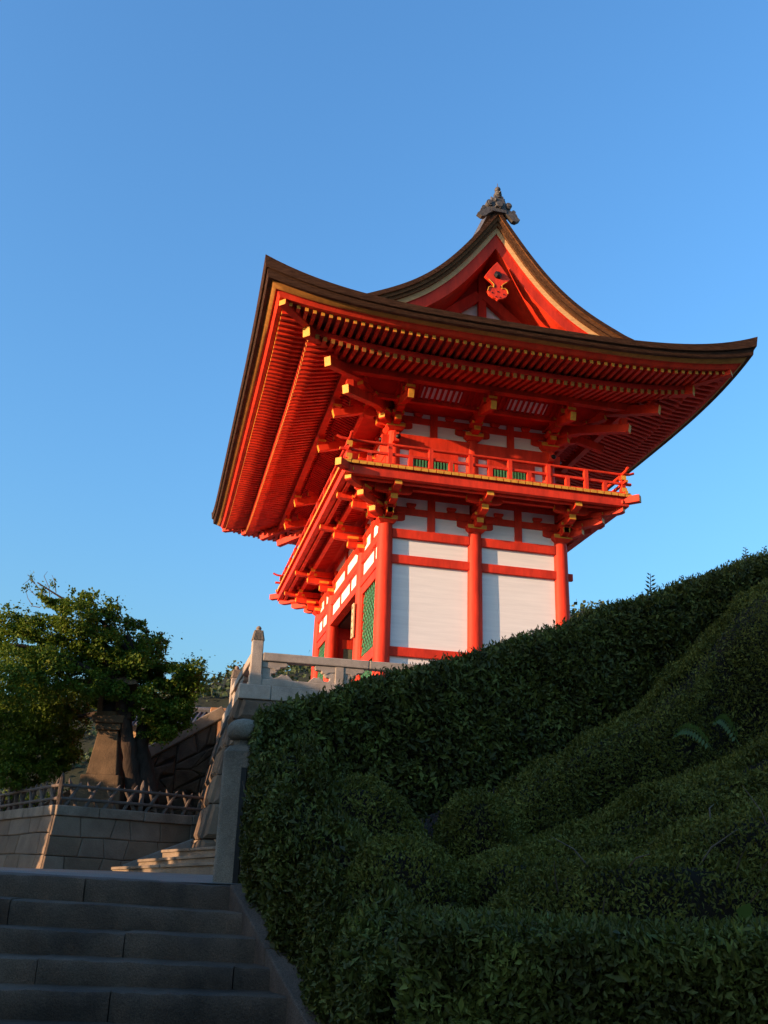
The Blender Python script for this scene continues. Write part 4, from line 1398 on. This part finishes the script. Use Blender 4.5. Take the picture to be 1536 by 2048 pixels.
# fern fronds
def frond(base, tip, n, wd, name='fern', label='', droop=.12):
    base = V(base); tip = V(tip); e = tip - base
    root = thing(name, base, label, 'fern', 'fern fronds among the azaleas')
    pts = [base + e*t + ZV*(droop*4*t*(1-t)) for t in np.linspace(0, 1, 10)]
    m = MB(); m.tube(pts, .004, 5); m.build('stem', FERN, root)
    s = e.cross(FH).normalized()
    lm = MB()
    for k in range(n):
        t = .12 + .86*k/n
        c = base + e*t + ZV*(droop*4*t*(1-t))
        ln = wd*math.sin(math.pi*min(1, .25+t*.72))
        for sg in (-1, 1):
            a = c; tipp = c + s*sg*ln + e.normalized()*ln*.35 - ZV*ln*.15 - FH*.02
            mid = (a+tipp)/2; wv = e.normalized()*.016
            lm.face([a, mid+wv, tipp, mid-wv])
    lm.build('leaflets', FERN, root, fix=False)
frond(PX(1425,1500,8.0), PX(1345,1478,7.9), 12, .065, 'fern_frond', 'arching fern frond pointing left out of the azaleas')
frond(PX(1478,1490,8.1), PX(1425,1452,8.0), 12, .065, 'fern_frond', 'steeper fern frond beside the arching one')
# weeds on the hedge crest
def sprig(base, h, n, label, lean=.1, lf=.07, matl=HEDGEL):
    base = V(base); root = thing('sprig', base, label, 'weed', 'shoots above the tall hedge')
    pts = [base + ZV*h*t + RH*lean*h*t*t for t in np.linspace(0, 1, 6)]
    m = MB(); m.tube(pts, [.005]*5+[.002], 5); m.build('stem', TWIG, root)
    lm = MB()
    for k in range(n):
        t = .15+.85*k/n; c = base + ZV*h*t + RH*lean*h*t*t
        sg = 1 if k % 2 else -1
        d_ = (RH*sg*.9 + ZV*.55 + FH*rnd.uniform(-.4,.4)).normalized()
        l_ = lf*(1.1-.5*t); s_ = d_.cross(FH).normalized()*l_*.17
        lm.face([c, c+d_*l_*.5+s_, c+d_*l_, c+d_*l_*.5-s_])
    lm.build('leaves', matl, root, fix=False)
sprig(PX(1302,1192,11.8), .30, 9, 'single tall leafy shoot sticking up from the tall hedge against the sky', .05, .10)
sprig(PX(1492,1122,12.3), .20, 7, 'thin shoot near the right end of the tall hedge', .1, .07)
sprig(PX(1527,1112,12.4), .15, 6, 'short shoot at the right picture edge on the tall hedge', .3, .06)
sprig(PX(1362,1165,11.9), .10, 6, 'tiny shoot on the tall hedge between the two taller ones', .2, .05)
sprig(PX(1065,1272,10.6), .08, 6, 'tiny shoot on the tall hedge in front of the white panel', .3, .05)
sprig(PX(1092,1258,10.7), .06, 5, 'tiny shoot on the tall hedge beside the right column', -.3, .05)
# a broad-leaved weed at lower right
bw = thing('broad_leaf_weed', PX(1490,1850,5.0), 'broad pale green leaves between the box hedge and the azaleas at lower right', 'weed')
lm = MB()
for (u, v, l_, an) in ((1490,1825,.10,1.2),(1515,1850,.09,.4),(1470,1855,.08,2.4)):
    c = PX(u, v, 4.95); d_ = RH*math.cos(an)+ZV*math.sin(an)*.8-FH*.3; s_ = d_.cross(FH).normalized()*l_*.42
    lm.face([c-d_*l_*.5, c-d_*l_*.1+s_, c+d_*l_*.25+s_*.6, c+d_*l_*.6, c+d_*l_*.25-s_*.6, c-d_*l_*.1-s_])
lm.build('leaves', FERN, bw, fix=False)

# ---- the tree on the platform
tb = PX(285, 1600, 22.6); tb.z = zt-.05
tree = thing('maple_tree', tb, 'leafy tree with a forked dark trunk overhanging the stone lantern', 'tree')
m = MB()
def P3(u, v, d): return PX(u, v, d)
def limb(pix, r0, r1):
    P = [P3(*q) for q in pix]
    pts = []
    for k in range(len(P)-1):
        a, b, c, d = P[max(k-1, 0)], P[k], P[k+1], P[min(k+2, len(P)-1)]
        for t in (0, .25, .5, .75):
            pts.append(.5*((2*b) + (c-a)*t + (2*a-5*b+4*c-d)*t*t + (3*b-a-3*c+d)*t*t*t))
    pts.append(P[-1]); n = len(pts)
    pts = [p + V((rnd.gauss(0, 1), rnd.gauss(0, 1), 0))*r1*.12 for p in pts]
    rs = [(r0 + (r1-r0)*i/(n-1))*rnd.uniform(.86, 1.16) for i in range(n)]
    i0 = len(m.v); m.tube(pts, rs, 12)
    for k in range(i0, len(m.v)):
        q = V(m.v[k]); m.v[k] = tuple(q + V((rnd.gauss(0, 1), rnd.gauss(0, 1), rnd.gauss(0, .4)))*r0*.06)
limb([(272,1612,22.5),(265,1560,22.5),(258,1500,22.4),(252,1450,22.4),(240,1400,22.3),(228,1350,22.2),(205,1300,22.0)], .20, .07)
limb([(300,1612,22.7),(292,1560,22.7),(280,1500,22.7),(290,1450,22.8),(305,1415,22.9),(312,1402,22.9)], .21, .15)
limb([(258,1440,22.4),(266,1400,22.5),(270,1370,22.5),(268,1320,22.5),(255,1270,22.4)], .13, .05)
limb([(228,1370,22.2),(160,1330,21.8),(90,1300,21.5),(20,1290,21.2)], .08, .03)
limb([(240,1420,22.3),(180,1430,23.0),(110,1440,23.8),(40,1455,24.2)], .07, .025)
limb([(268,1330,22.5),(320,1330,22.8),(370,1350,23)], .06, .02)
limb([(255,1300,22.4),(200,1240,22.2),(130,1200,22),(75,1165,22)], .06, .015)
m.build('trunk', TRUNK, tree, smooth='full')
# crown clusters: px, py, radius px, depth
CL = [(30,1290,62),(95,1262,55),(150,1235,55),(205,1262,55),(260,1282,48),(300,1300,30),(120,1215,30),(170,1200,24),(95,1195,18),(228,1225,26),(270,1250,28),(318,1285,18),
      (20,1370,75),(95,1345,75),(165,1325,60),(225,1325,50),(275,1330,40),(305,1345,28),(30,1450,70),(95,1425,62),(150,1395,52),(60,1510,62),(110,1480,52),(15,1515,48),(75,1530,38),(125,1505,32),(145,1445,40),
      (320,1345,30),(345,1370,34),(375,1370,24),(330,1400,45),(300,1420,40),(360,1420,34),(315,1455,36),(385,1345,14),(398,1335,8),(340,1340,22),(335,1465,24),(355,1400,30),(200,1290,60),(180,1370,45),(40,1330,70),(10,1420,70),(120,1310,62),(70,1400,66),(215,1300,50),(250,1330,42),(345,1345,30),(368,1385,28),(385,1362,18),(350,1440,34),(20,1250,40),(60,1255,36),(290,1320,40),(130,1500,40),(40,1480,60),(230,1380,30),(205,1400,30),(290,1390,26),(228,1338,40),(262,1350,34),(190,1330,46),(245,1372,24),(300,1372,30),(100,1540,34),(60,1552,36),(20,1555,40),(120,1520,30),(370,1345,26),(392,1340,14),(398,1370,12)]
sat = []
for (u, v, r) in CL:
    for k in range(5):
        a_ = rnd.uniform(0, 6.28)
        sat.append((u+math.cos(a_)*r*1.02, v+math.sin(a_)*r*.95, rnd.uniform(7, 15)))
sat += [(408,1322,8),(402,1345,9),(392,1362,10),(412,1352,6),(380,1332,9),(366,1340,10),(350,1325,9)]
PP = []; NN = []
for (u, v, r) in CL + sat:
    d = 22.2 + (u-200)*.004 + rnd.uniform(-.6, .6)
    if u < 175 and v > 1370: d += 1.9
    c = np.array(list(PX(u, v, d))); R = r/2214*d*1.02
    n = int(1900*(r/45)**1.7)+50
    x = rng.normal(size=(n, 3)); x /= np.linalg.norm(x, axis=1)[:, None]
    rad = R*(rng.uniform(.25, 1, n)**.45)*(1+.18*noise3(x, 3.5, int(u+v)))
    if r < 16:
        n = int(26*(r/10)**1.5)+8; x = x[:n] if n <= len(x) else x; n = len(x)
        rad = R*np.abs(rng.normal(size=n))*1.05
    q = c + x*rad[:, None]*np.array([1, 1.15, .82])
    # break into sprays: remove leaves where a 3d noise is low
    keep = noise3(q, 5.5, 77) > -.38
    PP.append(q[keep]); NN.append(x[keep])
PP = np.concatenate(PP); NN = np.concatenate(NN)
leaf_mesh('crown', PP, NN*.4+np.array([0, 0, .6]), 0.072, TREEL, tree, aspect=.62, align=.6, up=.0, droop=.15)
# bare twigs at the top left of the crown
m = MB()
def twig(pix, r=.012):
    m.tube([PX(u, v, 22.0) for u, v in pix], [r*(1-.7*i/(len(pix)-1)) for i in range(len(pix))], 5)
twig([(110,1205),(85,1185),(68,1165),(55,1148)]); twig([(100,1200),(98,1175),(88,1152),(95,1143)]); twig([(85,1185),(70,1190),(60,1180),(48,1174)])
twig([(80,1215),(65,1212),(55,1195),(52,1180)]); twig([(112,1185),(110,1165),(104,1150)]); twig([(68,1165),(60,1158),(45,1170)])
m.build('bare_twigs', TWIG, tree)
tp = []
for (u, v) in [(62,1150),(55,1172),(48,1178),(70,1178),(82,1180),(108,1172),(105,1160),(64,1160)]:
    for k in range(14): tp.append(list(PX(u+rnd.gauss(0,4), v+rnd.gauss(0,4), 22.0)))
tp = np.array(tp); leaf_mesh('twig_leaves', tp, np.tile([0,0,1.0],(len(tp),1)), .07, TREEL, tree, aspect=.6)

# a second, cut stump limb beside it is part of the tree; dark pole at the left edge
pl = MB(); p0 = PX(16, 1640, 24); pl.tube([V((p0.x,p0.y,.0)), V((p0.x+.03,p0.y,2.7))], [.11,.10], 10)
tag(pl.build('dark_post', TRUNK, None, smooth=True), 'dark upright wooden post at the left picture edge behind the platform', 'post')

# ---- low shrubs at the back of the platform
for i, (u, v, d, rx, rz, lab) in enumerate(((60,1590,25.5,1.3,1.0,'shadowy shrub under the tree at the left end of the fence'), (330,1470,27.5,.9,.9,'dark bush behind the tree trunk above the sloping parapet'))):
    p = PX(u, v, d); mound('garden_shrub', p - ZV*rz, rx, .9, rz, 5000, .07, lab, matl=TREEL, seed=70+i, rough=.2)

# ---- distant tiled hall
hb = PX(412, 1470, 37)
hall = thing('tiled_hall', V((hb.x, hb.y, 0)), 'small distant hall roof with grey tiles seen between the tree and the terrace', 'building')
e = RH; f = FH
m = MB(); c = V((hb.x, hb.y, 0)) + FH*2.2
zr0 = PX(412, 1456, 37).z; zr1 = PX(420, 1424, 38.6).z
m.frame_box(c - e*3.4 - f*1.4, e*4.0, f*3, ZV*(zr0-.1)); m.build('wall', mat('tan_plaster', (.42,.27,.15), .9, .2, 3), hall)
m = MB()
def rp(s, t): return V((hb.x, hb.y, 0)) + e*s + f*t
m.face([rp(-4.0,0)+ZV*zr0, rp(.9,0)+ZV*zr0, rp(.9,1.9)+ZV*zr1, rp(-4.0,1.9)+ZV*zr1])
m.face([rp(-4.0,1.9)+ZV*zr1, rp(.9,1.9)+ZV*zr1, rp(.9,3.9)+ZV*zr0, rp(-4.0,3.9)+ZV*zr0])
for k in range(27):
    s = -4.0 + k*.188
    m.tube([rp(s,-.03)+ZV*(zr0+.03), rp(s,1.9)+ZV*(zr1+.03)], .055, 6)
m.tube([rp(-4.05,1.9)+ZV*(zr1+.1), rp(.95,1.9)+ZV*(zr1+.1)], .13, 8)
m.build('roof', TILE, hall)
m = MB(); q = PX(440, 1424, 36.5); m.box(V((q.x-.35, q.y-.2, 0)), V((q.x+.35, q.y+.2, q.z+.12))); m.build('gable_end', mat('orange_plaster', (.40,.22,.10), .9, .2, 3), hall)

# ---- wooded hill behind
hx = [(-600,1500),(-200,1440),(100,1420),(250,1405),(330,1398),(400,1376),(440,1372),(480,1362),(540,1352),(585,1352),(615,1343),(660,1328),(800,1300),(950,1275),(1100,1246),(1150,1234),(1185,1248),(1230,1310),(1350,1420),(1700,1500),(2300,1560)]
hrows = []
HD = 130
for (u, v) in hx:
    p = PX(u, v, HD)
    hrows.append(p)
fine = []
for a, b in zip(hrows[:-1], hrows[1:]):
    n = max(2, int((b-a).length/1.2))
    for k in range(n): fine.append(a + (b-a)*k/n)
hm = MB()
grid_ = []
for j in range(10):
    t = j/9
    row = []
    for p in fine:
        z = -2 + (p.z+2)*math.sin(t*math.pi/2)
        q = V((p.x, p.y, 0)) - FH*(55*(1-t)) 
        jj = noise3(np.array([[q.x*.9, q.y*.9, t*14]]), 1.0, 5)[0]*1.5
        row.append(V((q.x, q.y, z + jj*.6 - .6)))
    grid_.append(row)
back = [V((p.x, p.y, -2)) + FH*60 for p in fine]
grid_.append(back)
hm.grid(grid_)
hill = struct(hm.build('forested_hill', mat('hill_soil', (.012,.016,.006), 1, .3, 2), None, smooth='full'), 'low wooded hill behind the terrace')
hp = []
for j in range(1, 10):
    for k in range(len(fine)):
        b = grid_[j][k]
        if j == 9: cnt = 60
        else: cnt = 40
        for _ in range(cnt):
            hp.append((b.x+rnd.gauss(0,.8), b.y+rnd.gauss(0,1.6), b.z+rnd.gauss(.2,.45)))
hp = np.array(hp)
lm_ = leaf_mesh('canopy', hp, np.tile([0,-.3,.9],(len(hp),1)), .5, HILLL, hill, aspect=.9, align=.3)

# ---- overhead wires between the tree and the terrace
for (va, vb, lab) in ((1318, 1352, 'upper of two thin overhead wires left of the terrace post'), (1336, 1368, 'lower of two thin overhead wires left of the terrace post')):
    a = PX(150, va-38, 70); b = PX(900, vb+95, 70)
    m = MB(); pts = [a + (b-a)*t - ZV*(1.2*4*t*(1-t)) + ZV*.9 for t in np.linspace(0, 1, 14)]
    m.tube(pts, .018, 5, cap=False)
    tag(m.build('overhead_wire', BLACK, None), lab, 'wire', 'overhead wires')

# ================================================================== unseen shop and trees added to shade the scene (left of the frame)
sh = thing('shade_shop', (-25.5, -28, 0), 'unseen two-storey shop block with a tiled roof, added left of the steps to shade the foreground', 'building')  # added block, sized so its shadow covers steps and hedges
m = MB(); m.box((-30, -42, -1.6), (-21.2, -16.8, 7.6)); m.build('wall', mat('dark_boards', (.14,.09,.06), .9, .3, 3), sh)
m = MB(); m.prism([(-5.6, 7.5), (0, 10.9), (5.6, 7.5), (0, 10.6)], (-25.6, -42.6, 0), XV, ZV, YV*26.2); m.build('roof', TILE, sh)
def shade_tree(x, y, h, r, n, label, seed, zc=None, vr=None):
    root = thing('shade_tree', (x, y, 0), label, 'tree', 'unseen trees added to cast shade')
    m = MB(); m.tube([V((x,y,-.3)), V((x+.2,y,h*.4)), V((x+.1,y+.2,h*.8))], [.3,.2,.06], 9); m.build('trunk', TRUNK, root)
    q = rng.normal(size=(n,3)); q /= np.linalg.norm(q, axis=1)[:,None]
    p = np.array([x, y, zc or h*.62]) + q*(rng.uniform(.2,1,n)**.4)[:,None]*np.array([r, r, vr or h*.40])
    keep = noise3(p, 1.6, seed) > -.5
    leaf_mesh('crown', p[keep], q[keep], .28, TREEL, root, aspect=.7)
shade_tree(-17.5, -13.2, 6.4, 3.0, 16000, 'unseen bushy tree nearest the shop, added to shade the landing', 5)
shade_tree(-18.0, -8.8, 5.4, 2.4, 9000, 'unseen lower tree between the shop and the lantern, added to cast shade', 6)
shade_tree(-17.0, -.9, 5.8, 1.6, 6000, 'unseen small tree beyond the slim one, added to shade the parapet wall', 12)
shade_tree(-17.2, -5.9, 6.9, 1.6, 9000, 'unseen slim tree level with the lantern, added to shade the terrace wall', 8, 4.9, 1.6)
shade_tree(-16.5, -2.7, 3.8, 2.0, 7000, 'unseen low round bush below the small tree, added to shade the platform wall', 15, 2.0, 1.55)
